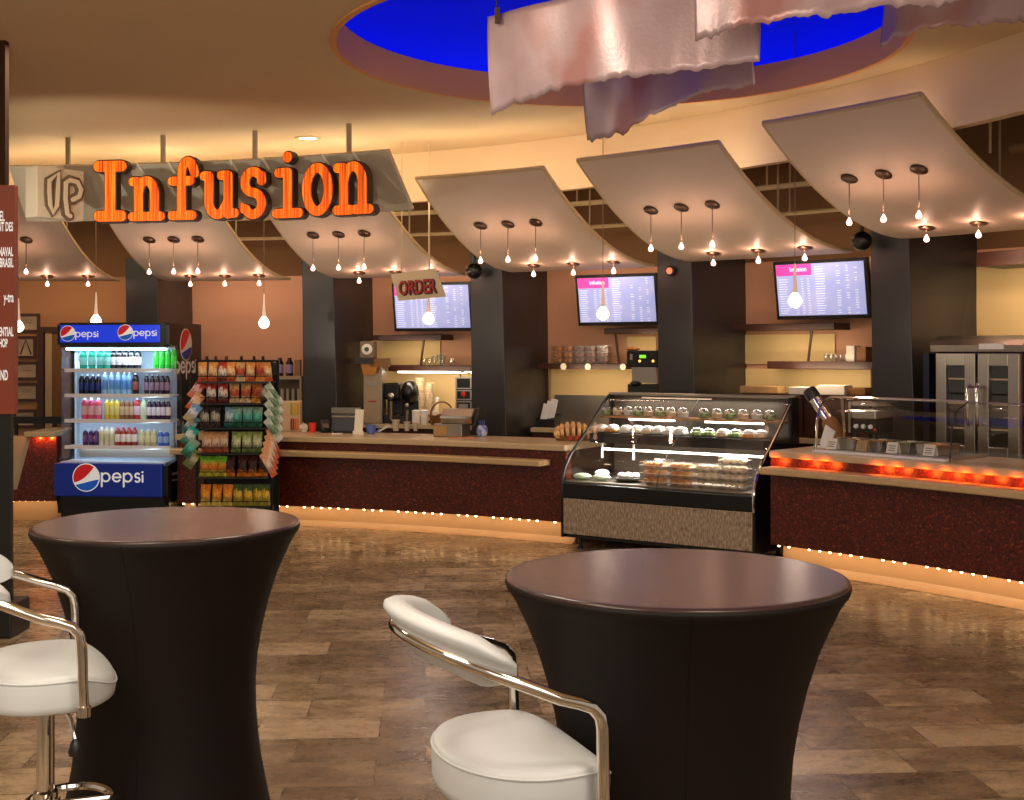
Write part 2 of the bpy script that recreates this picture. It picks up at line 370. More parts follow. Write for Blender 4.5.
def tag(o, label, cat, group=None, kind=None):
    o['label'] = label; o['category'] = cat
    if group: o['group'] = group
    if kind: o['kind'] = kind
    return o
def thing(name, label, cat, loc=(0, 0, 0), rotz=0, group=None):
    o = bpy.data.objects.new(name, None); COL.objects.link(o); o.empty_display_size = .1
    o.location = loc; o.rotation_euler = (0, 0, rotz); tag(o, label, cat, group); return o
def struct(o, label=None, cat=None):
    o['kind'] = 'structure'
    if label: o['label'] = label; o['category'] = cat or 'wall'
    return o
def dup(root, loc=None, rotz=None, label=None, group=None):
    r = root.copy(); COL.objects.link(r)
    if loc is not None: r.location = loc
    if rotz is not None: r.rotation_euler = (0, 0, rotz)
    if label: r['label'] = label
    if group: r['group'] = group
    for ch in list(root.children):
        c = ch.copy(); COL.objects.link(c); c.parent = r
        for g in list(ch.children):
            d = g.copy(); COL.objects.link(d); d.parent = c
    return r
ORD = ['first', 'second', 'third', 'fourth', 'fifth', 'sixth', 'seventh', 'eighth', 'ninth', 'tenth', 'eleventh', 'twelfth', 'thirteenth', 'fourteenth', 'fifteenth', 'sixteenth']
def light(kind, loc, energy, color, size=.1, target=None, spot=None, sy=None, blend=.6):
    ld = bpy.data.lights.new(kind.lower()+'_lamp', kind); ld.energy = energy; ld.color = color
    if kind == 'AREA':
        ld.size = size
        if sy: ld.shape = 'RECTANGLE'; ld.size_y = sy
    else: ld.shadow_soft_size = size
    if kind == 'SPOT': ld.spot_size = math.radians(spot or 70); ld.spot_blend = blend
    o = bpy.data.objects.new(kind.lower()+'_lamp', ld); COL.objects.link(o); o.location = loc
    if target is not None:
        d = Vector(target)-Vector(loc); o.rotation_euler = d.to_track_quat('-Z', 'Y').to_euler()
    return o
def arcpts(cx, cz, rx, rz, a0, a1, n=14):
    return [(cx+rx*math.cos(math.radians(a0+(a1-a0)*i/n)), cz+rz*math.sin(math.radians(a0+(a1-a0)*i/n))) for i in range(n+1)]
# ================================================================ ROOM SHELL
ZC = 3.40                      # ceiling height
BX, BY, BR = -4.1, 4.55, 7.36    # bulkhead circle
HX, HY, HR = .62, 7.35, 1.65   # dome opening
RW = 11.05                     # back wall radius

struct(MB().box(-10, 9, -6, 16, -.1, 0).build('floor', 'floor', smooth=False), 'brown stone tile floor in long bands', 'floor')
def circ(cx, cy, r, n, rev=False):
    p = [(cx+r*math.cos(2*PI*i/n), cy+r*math.sin(2*PI*i/n)) for i in range(n)]
    return p[::-1] if rev else p
mb = MB()
outer = circ(BX, BY, BR, 96); inner = circ(HX, HY, HR, 72)
allp = outer+inner
tri = tessellate_polygon([[Vector((x, y, 0)) for x, y in outer], [Vector((x, y, 0)) for x, y in inner]])
mb.add([(x, y, ZC) for x, y in allp], [tuple(t) for t in tri])
# the ceiling goes on past the circle behind the camera
struct(mb.build('ceiling', 'ceiling', smooth=False), 'tan plaster ceiling over the hall with a round opening', 'ceiling')
mb = MB()
mb.arc(HR-.006, HR+.03, ZC-.012, ZC+.19, 0, 360, 72, HX, HY)
mb.arc(HR, HR+.55, ZC+.17, ZC+.19, 0, 360, 72, HX, HY)
struct(mb.build('trim_1', 'soffit'), 'tan rim of the round ceiling opening', 'trim')
prof = [(2.2*math.cos(t), ZC+.19+1.7*math.sin(t)) for t in [i*PI/2/10 for i in range(11)]]
prof[-1] = (0, ZC+1.89)
struct(MB().lathe(prof, HX, HY, 0, 64, cap=False).build('ceiling_dome', 'dome', recalc=False), 'blue lit shallow dome above the round ceiling opening', 'ceiling')
mb = MB(); mb.tube([(HX+1.93*math.cos(2*PI*i/60), HY+1.93*math.sin(2*PI*i/60), ZC+.215) for i in range(60)], .018, 6, True)
t = mb.build('cove_light_tube', 'blue_tube'); tag(t, 'ring of blue tube lighting hidden on the ledge of the ceiling dome', 'light')
# bulkhead: vertical face dropping from the ceiling edge
struct(MB().arc(BR, BR+.08, 2.96, ZC+.02, -20, 120, 90, BX, BY).build('trim_2', 'bulkhead'), 'cream curved bulkhead dropping below the ceiling edge', 'trim')
# dark void above the kitchen
struct(MB().box(-10, 9, -6, 16, 5.6, 5.7).build('ceiling_void', 'void', smooth=False), 'dark open ceiling void above the kitchen', 'ceiling')
# back walls: sections between the pillars
PILL = [(2.7, 1.9), (13.4, 1.9), (23.7, 1.9), (34.7, 1.9), (46.05, 1.85)]
struct(MB().arc(RW, RW+.15, 0, 2.44, 2.5, 70, 70).build('wall_back', 'wall'), 'peach curved back wall behind the counters', 'wall')
struct(MB().arc(RW, RW+.15, 0, 2.44, -25, 2.5, 26).build('wall_left', 'wall_brown'), 'brown curved wall at the left behind the cooler', 'wall')
struct(MB().arc(RW, RW+.15, 2.44, 5.6, -25, 70, 90).build('wall_upper', 'void'), 'dark brown wall above the kitchen', 'wall')
# pillars, wider at the foot
for i, (p0, w) in enumerate(PILL):
    mb = MB(); vs = []
    for z, d0, d1 in ((0, .15, .45), (2.57, 0, 0)):
        for R, p in ((10.0, p0+d0), (10.0, p0+w+d1), (RW+.05, p0+w+d1*.4), (RW+.05, p0+d0)):
            v = pol(p, R, z); vs.append(v)
    mb.add(vs, [(0, 1, 2, 3), (7, 6, 5, 4), (0, 4, 5, 1), (1, 5, 6, 2), (2, 6, 7, 3), (3, 7, 4, 0)])
    lab = ['charcoal pillar rising behind the drinks cooler', 'charcoal pillar left of the coffee brewers', 'charcoal pillar left of the shelf of boxed muffins',
           'charcoal pillar between the two right menu screens', 'charcoal pillar beside the steel oven'][i]
    o = mb.build('pillar', 'pillar', smooth=False, bevel=.008); tag(o, lab, 'pillar', kind='structure')
# cream panels fixed on the lower back wall
def wallpanel(px0, px1, z0, z1, lab):
    a = ray(px0, RW)[2]; b = ray(px1, RW)[2]
    o = MB().arc(RW-.025, RW-.002, z0, z1, a, b, 8).build('trim_panel', 'cream', smooth=False); tag(o, lab, 'wall panel', kind='structure')
wallpanel(372, 476, .9, 1.44, 'cream wall panel behind the coffee brewers')
wallpanel(372, 441, 1.475, 1.73, 'cream wall panel between the two shelves near the order sign')
wallpanel(552, 657, 1.0, 1.44, 'cream wall panel under the muffin shelf')
wallpanel(628, 657, 1.49, 1.76, 'cream wall panel above the black brewer head')
wallpanel(744, 872, .95, 1.455, 'cream wall panel below the long shelf at the right')
wallpanel(744, 836, 1.50, 1.77, 'cream wall panel above the long shelf at the right')
wallpanel(978, 1090, .9, 2.30, 'cream wall panel behind the steel oven')

# pipes in the void
for R, z, r, lab in ((9.75, 2.93, .022, 'lower pale pipe running through the ceiling void'), (10.5, 2.80, .018, 'rear pale pipe running through the ceiling void')):
    o = MB().tube([pol(p, R, z) for p in range(6, 46)], r, 8).build('pipe', 'panel_edge'); tag(o, lab, 'pipe')
for px, R in ((577, 9.75), (700+67, 9.75), (790, 10.5), (990, 9.4)):
    X, Y, ph = ray(px, R)
    o = MB().tube([(X, Y, 2.93 if R < 10 else 2.8), (X, Y, 5.6)], .009, 6).build('pipe_hanger', 'panel_edge')
    tag(o, {577: 'thin hanger rod left of the middle pillar in the ceiling void', 767: 'thin hanger rod above the right menu screen', 790: 'rear thin hanger rod above the right menu screen', 990: 'thin hanger rod in the void at the far right'}[px], 'rod')
X, Y, ph = ray(985, 9.0)
o = MB().tube([pol(56.5, 9.0, 2.86), pol(60, 9.0, 2.86), pol(63, 9.0, 2.86)], .035, 10).build('pipe', 'void'); tag(o, 'thick brown duct pipe in the void at the far right', 'pipe')

# ================================================================ CANOPY PANELS
PAN = [(-6.0, 2.3, -.05), (5.3, 12.6, -.055), (15.6, 23.4, -.045), (26.2, 34.4, -.025), (36.56, 45.04, .005), (47.6, 55.9, .085)]
def pz(R, e): return 2.385+.645*((10-R)/1.75)**2+e*(1 if R > 9 else 1)
PLAB = ['curved white canopy panel farthest left, above the framed pictures', 'curved white canopy panel above the snack rack, under the orange sign', 'curved white canopy panel above the order sign',
        'curved white canopy panel above the middle menu screen', 'curved white canopy panel left of the right menu screen, over the pastry case', 'largest curved white canopy panel, above the steel oven']
for i, (a, b, e) in enumerate(PAN):
    mb = MB(); nr, np_ = 20, 8; vs = []; fs = []
    for k in range(2):
        for r_ in range(nr+1):
            R = 8.25+1.77*r_/nr
            for q in range(np_+1):
                v = pol(a+(b-a)*q/np_, R, pz(min(R, 10), e)+(.028 if k else 0)); vs.append(v)
    W = np_+1; O = (nr+1)*W
    for r_ in range(nr):
        for q in range(np_):
            A = r_*W+q; fs.append((A, A+1, A+W+1, A+W)); fs.append((O+A, O+A+W, O+A+W+1, O+A+1))
    for r_ in range(nr):
        for q in (0, np_): A = r_*W+q; fs.append((A, A+W, O+A+W, O+A))
    for q in range(np_):
        for r_ in (0, nr): A = r_*W+q; fs.append((A, A+1, O+A+1, O+A))
    mb.add(vs, fs)
    root = thing('canopy_panel', PLAB[i], 'ceiling panel', pol((a+b)/2, 9.1, pz(9.1, e)), 0, 'curved canopy panels above the counters')
    inv = Matrix.Translation(-root.location)
    mb.v = [tuple(inv @ Vector(v)) for v in mb.v]
    mb.build('sail', 'panel', root, ang=50)
    tr = MB()
    tr.tube([pol(a+(b-a)*q/12, 8.245, pz(8.25, e)+.014)-root.location for q in range(13)], .018, 6)
    for p in (a, b): tr.tube([pol(p, 8.25+1.77*r_/20, pz(8.25+1.77*r_/20, e)+.014)-root.location for r_ in range(21)], .016, 6)
    tr.build('edge_trim', 'panel_edge', root)
    for p in (a+2, b-2):
        MB().tube([pol(p, 9.5, pz(9.5, e)+.02)-root.location, pol(p, 9.5, 5.6)-root.location], .008, 6).build('hanger_rod', 'post', root)

# ================================================================ SMALL PENDANTS
def mini(L, slope, lab):
    t = thing('mini_pendant_light', lab, 'pendant light', (0, 0, 0), 0)
    X = Matrix.Translation((0, 0, -.004)) @ Matrix.Rotation(-slope, 4, 'X')
    MB().lathe([(0, -.012), (.045, -.012), (.058, -.004), (.058, .0), (0, .0)], n=20, X=X).build('ceiling_cap', 'bronze', t)
    MB().tube([(0, 0, -.01), (0, 0, -L+.05)], .0035, 6).build('cord', 'cord', t)
    b = MB(); b.lathe([(0, -.022), (.013, -.019), (.020, -.009), (.020, .0), (.015, .014), (.008, .024), (.005, .034), (0, .034)], cz=-L, n=14).build('bulb', 'bulb', t)
    return t
BAY = ['farthest left canopy panel', 'canopy panel above the snack rack', 'canopy panel above the order sign', 'canopy panel above the middle menu screen', 'canopy panel over the pastry case', 'largest canopy panel at the right']
fp = rp = None
PLIGHTS = []
for i, (a, b, e) in enumerate(PAN):
    w = b-a
    for k in range(3):
        R = 8.78; p = a+w*(.25+.21*k); z = pz(R, e); L = .30
        lab = '%s front pendant from the left under the %s' % (ORD[k], BAY[i])
        if fp is None: fp = mini(.30, math.atan(.50), lab); r = fp
        else: r = dup(fp, label=lab)
        r.location = pol(p, R, z); r.rotation_euler = (0, 0, -math.radians(p)); r['group'] = 'small pendants under the canopy panels'
        PLIGHTS.append((pol(p, R, z-L+.07), .9))
    for k in range(3):
        R = 9.62; p = a+w*(.30+.29*k); z = pz(R, e)
        lab = '%s rear pendant from the left under the %s' % (ORD[k], BAY[i])
        if rp is None: rp = mini(.085, math.atan(.16), lab); r = rp
        else: r = dup(rp, label=lab)
        r.location = pol(p, R, z); r.rotation_euler = (0, 0, -math.radians(p)); r['group'] = 'small pendants under the canopy panels'
        PLIGHTS.append((pol(p, R-.05, z-.05), .8))

# teardrop pendants over the counters
td = None
for px, py, R, lab in ((18.5, 327, 9.0, 'teardrop glass pendant farthest left, in front of the framed pictures'), (96, 321, 9.0, 'teardrop glass pendant just above the drinks cooler'), (264, 323, 9.0, 'teardrop glass pendant right of the snack rack'),
                       (428.5, 319, 9.0, 'teardrop glass pendant below the order sign'), (603, 314, 9.0, 'teardrop glass pendant in front of the middle menu screen'), (795, 301, 9.0, 'teardrop glass pendant in front of the right menu screen')):
    X, Y, ph = ray(px, R); z = zz(py, Y)
    if td is None or px == 96:
        td = thing('teardrop_pendant', lab, 'pendant light', (0, 0, 0), 0)
        MB().lathe([(0, -.050), (.021, -.046), (.040, -.031), (.050, -.008), (.048, .012), (.036, .036), (.023, .052), (.017, .062), (0, .062)], n=20).build('globe', 'globe', td)
        MB().lathe([(.021, .058), (.014, .12), (.009, .20), (.006, .27), (0, .27)], n=14).build('stem', 'clear_stem', td)
        MB().tube([(0, 0, .26), (0, 0, 2.6 if px > 30 else .66)], .003, 5).build('cord', 'cord', td)
        r = td
    else: r = dup(td, label=lab)
    r.location = (X, Y, z); r['group'] = 'teardrop pendants over the counters'

# recessed downlight
v = Vector(((308-512)/F*10.4, 10.4, ZC))
t = thing('recessed_downlight', 'round recessed downlight in the ceiling above the orange sign', 'downlight', v)
MB().lathe([(.075, -.004), (.1, -.012), (.112, -.006), (.112, 0), (.075, 0)], n=28, cap=False).build('trim_ring', 'ceiling', t)
MB().lathe([(0, -.003), (.078, -.003)], n=28, cap=False).build('lens', 'lampshade', t, recalc=False)

# spot cameras by the pillars and the lamp on the pillar
for px, py, R, lab in ((864, 241, 9.85, 'black dome spotlight beside the pillar near the right menu screen'), (476, 271, 9.85, 'black dome spotlight beside the pillar near the order sign')):
    X, Y, ph = ray(px-2, R); z = zz(py, Y)
    t = thing('spotlight', lab, 'spotlight', (X, Y, z), -math.radians(ph), 'spotlights beside the pillars')
    MB().ball((0, 0, 0), .075, 14, 10).build('housing', 'black', t)
    MB().tube([(0, .0, .06), (0, .02, .30)], .014, 8).build('stem', 'dark', t)
    b = MB()
    for dx, dz in ((-.05, -.02), (-.045, .03)): b.ball((dx, -.052, dz), .02, 10, 6)
    b.build('lens', 'cord', t)
X, Y, ph = ray(671, 9.985); z = zz(271, Y)
t = thing('wall_beacon', 'small round glowing lamp on the front of the middle pillar', 'lamp', (X, Y, z), -math.radians(ph))
X90 = Matrix.Rotation(math.radians(90), 4, 'X')
MB().lathe([(.0, .0), (.045, 0), (.045, .02), (.03, .03), (.0, .03)], n=18, X=X90).build('rim', 'dark', t)
MB().lathe([(.0, .028), (.03, .028), (.022, .045), (0, .05)], n=18, X=X90).build('lens', 'orangeglow', t)

# ================================================================ COUNTERS
def counter(p0, p1, h, hl, lab, ledge=(0, 0), glow=False, top_ext=(0, 0)):
    base = pol((p0+p1)/2, 9.3, 0)
    t = thing('service_counter', lab, 'counter', base)
    def sh(mb): mb.v = [tuple(Vector(v)-base) for v in mb.v]; return mb
    n = max(4, int((p1-p0)*1.5))
    sh(MB().arc(9.03, 9.12, .195, h-.05, p0, p1, n)).build('front_panel', 'mosaic', t)
    sh(MB().arc(9.20, 9.60, 0, .195, p0, p1, n)).build('toe_kick', 'toe', t)
    # a cove strip where the toe kick meets the floor
    mb = MB(); vs = []; fs = []
    for i in range(n+1):
        p = p0+(p1-p0)*i/n
        for R, z in ((9.205, .055), (9.185, .028), (9.155, .01), (9.12, .003)): vs.append(pol(p, R, z))
    for i in range(n):
        for k in range(3): a = i*4+k; fs.append((a, a+1, a+5, a+4))
    mb.add(vs, fs); sh(mb).build('floor_cove', 'toe', t)
    sh(MB().arc(8.97, 9.70, h-.05, h, p0+top_ext[0], p1+top_ext[1], n)).build('countertop', 'stone_top', t, bevel=.008)
    sh(MB().arc(8.84, 9.03, hl-.05, hl, p0+ledge[0], p1+ledge[1], n)).build('bag_ledge', 'ledge', t, bevel=.010)
    mb = MB(); L = int((p1-p0)*math.radians(1)*9.1/.085)
    for i in range(L):
        if (i*7) % 11 in (3, 8): continue
        mb.ball(tuple(pol(p0+(p1-p0)*(i+.5)/L, 9.075, .186)-base), .010, 8, 6)
    sh_ = mb.build('led_strip', 'led', t)
    return t
counter(8.2, 32.6, .84, .715, 'long dark red mosaic counter with the registers, behind the snack rack', ledge=(0, -.9), top_ext=(0, .15))
cr_ = counter(44.45, 66, .89, .775, 'dark red mosaic counter with orange glow under its top, right of the pastry case', ledge=(.15, 0), top_ext=(.15, 0))
# left remnant past the cooler, with its slanted pale stone end
base = pol(0, 9.3, 0)
t = thing('service_counter', 'short end of mosaic counter with pale stone end left of the drinks cooler', 'counter', base)
def sh(mb): mb.v = [tuple(Vector(v)-base) for v in mb.v]; return mb
a_top = ray(31, 9.05)[2]; a_bot = ray(17, 9.05)[2]; a_l = ray(-30, 9.05)[2]; a_r = .72
mb = MB()
for z, p, R in ((.31, a_bot, 9.05), (.81, a_top, 9.05), (.81, a_r, 9.05), (.31, a_r, 9.05)): mb.v.append(tuple(pol(p, R, z)))
for z, p, R in ((.31, a_bot, 9.2), (.81, a_top, 9.2), (.81, a_r, 9.2), (.31, a_r, 9.2)): mb.v.append(tuple(pol(p, R, z)))
mb.f = [(0, 1, 2, 3), (4, 7, 6, 5), (0, 4, 5, 1), (1, 5, 6, 2), (2, 6, 7, 3), (3, 7, 4, 0)]; mb.mi = [0]*6
mb.arc(9.05, 9.2, .2, .31, a_l, a_r, 6)
sh(mb).build('front_panel', 'mosaic', t, smooth=False)
mb = MB(); mb.v = [tuple(pol(p, 9.07, z)) for z, p in ((.31, a_l), (.81, a_l), (.81, a_top), (.31, a_bot))]+[tuple(pol(p, 9.2, z)) for z, p in ((.31, a_l), (.81, a_l), (.81, a_top), (.31, a_bot))]
mb.f = [(0, 1, 2, 3), (4, 7, 6, 5), (0, 4, 5, 1), (1, 5, 6, 2), (2, 6, 7, 3), (3, 7, 4, 0)]; mb.mi = [0]*6
sh(mb).build('stone_end', 'stonepanel', t, smooth=False)
sh(MB().arc(9.2, 9.6, 0, .2, a_l, a_r, 6)).build('toe_kick', 'toe', t)
sh(MB().arc(8.97, 9.7, .81, .86, a_top-.25, a_r, 6)).build('countertop', 'stone_top', t, bevel=.008)
mb = MB()
for i in range(14): mb.ball(tuple(pol(a_l+(a_r-a_l)*(i+.5)/14, 9.13, .198)-base), .009, 6, 4)
mb.build('led_strip', 'led', t)
# black rail over that end
v0 = at(8, 420, 12.6); v1 = at(56, 418.5, 12.4)
t = thing('rail', 'black horizontal rail in front of the framed pictures', 'rail', (v0.x, v0.y, 0))
MB().box(0, v1.x-v0.x, -.02, .02, v0.z-.035, v0.z+.035).build('bar', 'black', t)
for q in (.15, .85): MB().box((v1.x-v0.x)*q-.015, (v1.x-v0.x)*q+.015, -.015, .015, 0, v0.z-.03).build('post', 'black', t)

# back counters inside each bay
for p0, p1, lab in ((5.2, 13.2, 'low back counter behind the drinks cooler and snack rack'), (15.95, 23.5, 'back counter carrying the coffee brewers'), (26.3, 34.5, 'steel back counter left of the pastry case'), (37.3, 45.9, 'back counter behind the pastry case carrying white boxes')):
    base = pol((p0+p1)/2, 10.7, 0); t = thing('back_counter', lab, 'counter', base)
    sh(MB().arc(10.42, 11.0, 0, .84, p0, p1, 8)).build('cabinet', 'shelfwood', t)
    sh(MB().arc(10.38, 11.01, .84, .88, p0, p1, 8)).build('worktop', 'stone_top', t)

# ================================================================ WALL SHELVES
def shelf(px0, px1, py, R0, lab, th=.055, strip=False, taper=True):
    X, Y, pm = ray((px0+px1)/2, R0); z = zz(py, Y)
    a = ray(px0, R0)[2]; b = ray(px1, R0)[2]
    base = pol(pm, (R0+RW)/2, z-th)
    t = thing('wall_shelf', lab, 'shelf', base)
    mb = MB().arc(R0, RW-.005, z-th, z, a, b, 6); mb.v = [tuple(Vector(v)-base) for v in mb.v]
    mb.build('board', 'shelfwood', t, smooth=False, bevel=.004)
    if strip:
        mb = MB().arc(R0+.03, R0+.06, z-th-.018, z-th, a+(b-a)*.1, b, 6); mb.v = [tuple(Vector(v)-base) for v in mb.v]
        mb.build('light_strip', 'strip_warm', t, smooth=False)
    return z, a, b
s1 = shelf(372, 441, 335, 10.72, 'upper dark wood shelf behind the order sign')
s2 = shelf(388, 477, 365.5, 10.72, 'lower dark wood shelf with glasses above the coffee brewers', th=.06, strip=True)
s3 = shelf(604, 660, 328, 10.75, 'short dark wood shelf under the middle menu screen')
s4 = shelf(536, 622, 363.5, 10.72, 'dark wood shelf holding boxed muffins')
s5 = shelf(730, 834, 323.5, 10.75, 'upper dark wood shelf under the right menu screen', th=.06)
s6 = shelf(767, 873, 361.5, 10.72, 'long dark wood shelf holding small glasses at the right', th=.065)
s7 = shelf(976, 1080, 249, 10.6, 'high dark wood shelf above the steel oven', th=.11)
def strut(px, py0, px1, py1, R, lab):
    X, Y, p = ray(px, R); X1, Y1, p1 = ray(px1, R)
    o = MB().tube([(X, Y, zz(py0, Y)), (X1, Y1, zz(py1, Y1))], .012, 8).build('shelf_strut', 'shelfwood'); tag(o, lab, 'strut')
strut(424, 340, 420.5, 366, 10.8, 'slim dark strut joining the two shelves near the order sign')
strut(615.5, 334, 619, 363, 10.8, 'slim strut beside the boxed muffins')
strut(812, 330, 808, 363, 10.8, 'slim dark strut joining the two shelves at the right')

# ================================================================ MENU SCREENS
def screen(px, py, R, w, h, lab, header=True, tilt=9):
    X, Y, ph = ray(px, R); z = zz(py, Y)
    t = thing('menu_screen', lab, 'menu screen', (X, Y, z), -math.radians(ph), 'wall mounted menu screens')
    t.rotation_euler = (math.radians(tilt), 0, -math.radians(ph))
    MB().box(-w/2, w/2, 0, .05, -h/2, h/2).build('housing', 'bezel', t, smooth=False, bevel=.006)
    MB().box(-.1, .1, .05, .13, -.08, .08).build('bracket', 'dark', t, smooth=False)
    mb = MB(); mb.use(0).box(-w/2+.03, w/2-.03, -.006, .005, -h/2+.035, h/2-.028).use(1); rnd = random.Random(px)
    for c, (x0, x1) in enumerate(((-.40, -.30), (-.24, -.215), (-.18, -.155), (-.12, -.095), (-.04, .06), (.16, .20), (.25, .28), (.33, .36))):
        z_ = .10 if x0 < -.08 else .20
        while z_ > -.20:
            if not (c in (5, 6, 7) and rnd.random() < .35):
                xx = x1-rnd.random()*.3*(x1-x0); mb.box(x0*w/.9, xx*w/.9, -.0085, -.006, z_-.006, z_)
            z_ -= .021
    if header:
        mb.use(2).box(-w/2+.03, -w*.08, -.0085, -.004, h/2-.125, h/2-.028)
        mb.use(1).text('Infusion', .055, .95, -.011, align='CENTER', x=-w*.22, z=h/2-.09, bold=.001)
    mb.build('display', ['screen', 'screen_txt', 'screen_pink'], t, smooth=False)
screen(432, 307, 10.62, .88, .50, 'menu screen behind the hanging order sign', header=True)
screen(616.5, 300, 10.62, .86, .49, 'menu screen with pink header above the boxed muffins')
screen(820.5, 289.5, 10.62, .88, .51, 'menu screen with pink header above the long right shelf')

# ================================================================ ORANGE SIGN
def sgn_local(px, py, Y): return at(px, py, Y)
SB = pol(14.3, 7.8, 2.9)
sg = thing('illuminated_sign', 'large curved sign with glowing orange letters hanging from the ceiling', 'sign', SB)
mb = MB(); vs = []; fs = []; n = 40; p0, p1 = 5.2, 26.9
def strip(p0, p1, n, name, m, R0=7.66, z0=3.155, R1=8.02, z1=2.735, th=.03):
    mb = MB(); vs = []; fs = []
    for i in range(n+1):
        p = p0+(p1-p0)*i/n
        for R, z in ((R0, z0), (R1, z1), (R1+th, z1+th*.6), (R0+th, z0+th*.6)): vs.append(pol(p, R, z)-SB)
    for i in range(n):
        for k in range(4): a = i*4+k; b = i*4+(k+1) % 4; fs.append((a, b, b+4, a+4))
    fs += [(0, 1, 2, 3), (n*4, n*4+3, n*4+2, n*4+1)]
    mb.add(vs, fs); return mb.build(name, m, sg, ang=30)
bk = strip(5.2, 26.9, 40, 'backing_panel', 'signback')
strip(1.7, 5.15, 8, 'end_panel', 'signend')
for px in (68, 163, 255, 349):
    X, Y, ph = ray(px, 7.72)
    MB().tube([Vector((X, Y, 3.10))-SB, Vector((X, Y, ZC))-SB], .022, 8).build('hanger_post', 'post', sg)
mb = MB()
for px in (137, 168, 230, 262, 322, 353):
    X, Y, ph = ray(px, 7.645); mb.tube([pol(ph, 7.645, 3.165)-SB, pol(ph+.25, 7.70, 3.08)-SB], .010, 5)
mb.build('fixing_bracket', 'signend', sg)
GL = {
 'I': ([[(.5, 0), (.5, 1)], [(0, 0), (1, 0)], [(0, 1), (1, 1)]],),
 'n': ([[(.2, 0), (.2, .97)], [(0, .97), (.2, .97)], [(-.02, 0), (.42, 0)], [(.6, 0), (1.03, 0)], [(.2, .62)]+arcpts(.51, .62, .30, .37, 160, 0)+[(.81, 0)]],),
 'f': ([[(.38, 0), (.38, .72)]+arcpts(.64, .76, .26, .24, 170, 20)+[(.93, .78)], [(0, .64), (.74, .64)], [(0, 0), (.82, 0)]],),
 'u': ([[(.16, 1), (.16, .3)]+arcpts(.45, .32, .29, .32, 180, 300)+[(.80, .34)], [(.80, 1), (.80, 0)], [(0, 1), (.16, 1)], [(.58, 1), (.80, 1)], [(.80, .02), (1.02, .02)]],),
 's': ([[(.92, .78), (.9, .92)]+arcpts(.5, .76, .40, .24, 40, 180, 10)+arcpts(.5, .74, .40, .22, 180, 250, 5)+[(.5, .51)]+arcpts(.5, .26, .42, .25, 75, -180, 16)+[(.06, .14)]],),
 'i': ([[(.5, 0), (.5, .72)], [(.1, .72), (.5, .72)], [(0, 0), (1, 0)], [(.49, .98), (.51, 1.0)]],),
 'o': ([arcpts(.5, .5, .5, .5, 0, 360, 32)[:-1]],),
}
LET = [('I', 95, 126, 161, 221.5), ('n', 130, 163.5, 176, 221), ('f', 169, 200.5, 157, 220), ('u', 201, 238, 171, 219), ('s', 239.5, 267.5, 167, 219.5), ('i', 273, 303, 152, 218), ('o', 303, 332.5, 163, 216), ('n', 334, 372.5, 161, 214.5)]
for li, (ch, x0, x1, yt, yb) in enumerate(LET):
    R = 7.55; X, Y, ph = ray((x0+x1)/2, R)
    rr = Vector((math.sin(math.radians(ph)), math.cos(math.radians(ph)))); vd = Vector((X, Y)).normalized(); cg = rr.dot(vd)
    w = (x1-x0)*Y/F/cg; zb = zz(yb, Y); h = zz(yt, Y)-zb; st = .088 if ch == 'I' else .074
    loc = Matrix.Translation(Vector((X, Y, zb))-SB) @ Matrix.Rotation(-math.radians(ph), 4, 'Z')
    fr = MB(); bkm = MB()
    for k, s_ in enumerate(GL[ch][0]):
        pts = [(-w/2+st/2+p[0]*(w-st), st/2+p[1]*(h-st)) for p in s_]
        closed = ch == 'o'
        fr.stroke(pts, st, -.012-.0004*k, 0, closed)
        bkm.stroke(pts, st+.022, .0-.0002*k, .075, closed)
    par = fr.build('letter', 'neon', sg, smooth=False); par.matrix_local = loc
    sd = bkm.build('letter_return', 'neon_side', par, smooth=False)
# logo box
lx0 = at(37, 190, 9.85); lx1 = at(84, 190, 10.2)
d = (lx1-lx0); yaw = math.atan2(d.y, d.x); w = math.hypot(d.x, d.y)
zt, zb = zz(165, 9.85), zz(216.5, 9.85)
loc = Matrix.Translation(Vector((lx0.x, lx0.y, zb))-SB) @ Matrix.Rotation(yaw, 4, 'Z'); h = zt-zb
lb = MB().box(0, w, 0, .16, 0, h).build('logo_box', 'logobox', sg, smooth=False, bevel=.006); lb.matrix_local = loc
def lp(pts): return [(p[0]*w, p[1]*h) for p in pts]
U = lp([(.22, .72), (.42, .90), (.40, .55), (.38, .25), (.30, .10), (.24, .25), (.22, .5)])
P = lp([(.66, .07), (.60, .10), (.56, .40), (.57, .72), (.66, .78), (.82, .76), (.90, .62), (.86, .48), (.72, .40)])
d_ = MB(); d_.stroke(U, .075, -.02, 0, True); d_.stroke(P, .085, -.0205, 0); d_.build('logo_outline', 'logodark', lb, smooth=False)
d_ = MB(); d_.stroke(U, .034, -.028, 0, True); d_.stroke(P, .036, -.0285, 0); d_.build('logo_letters', 'logobox', lb, smooth=False)

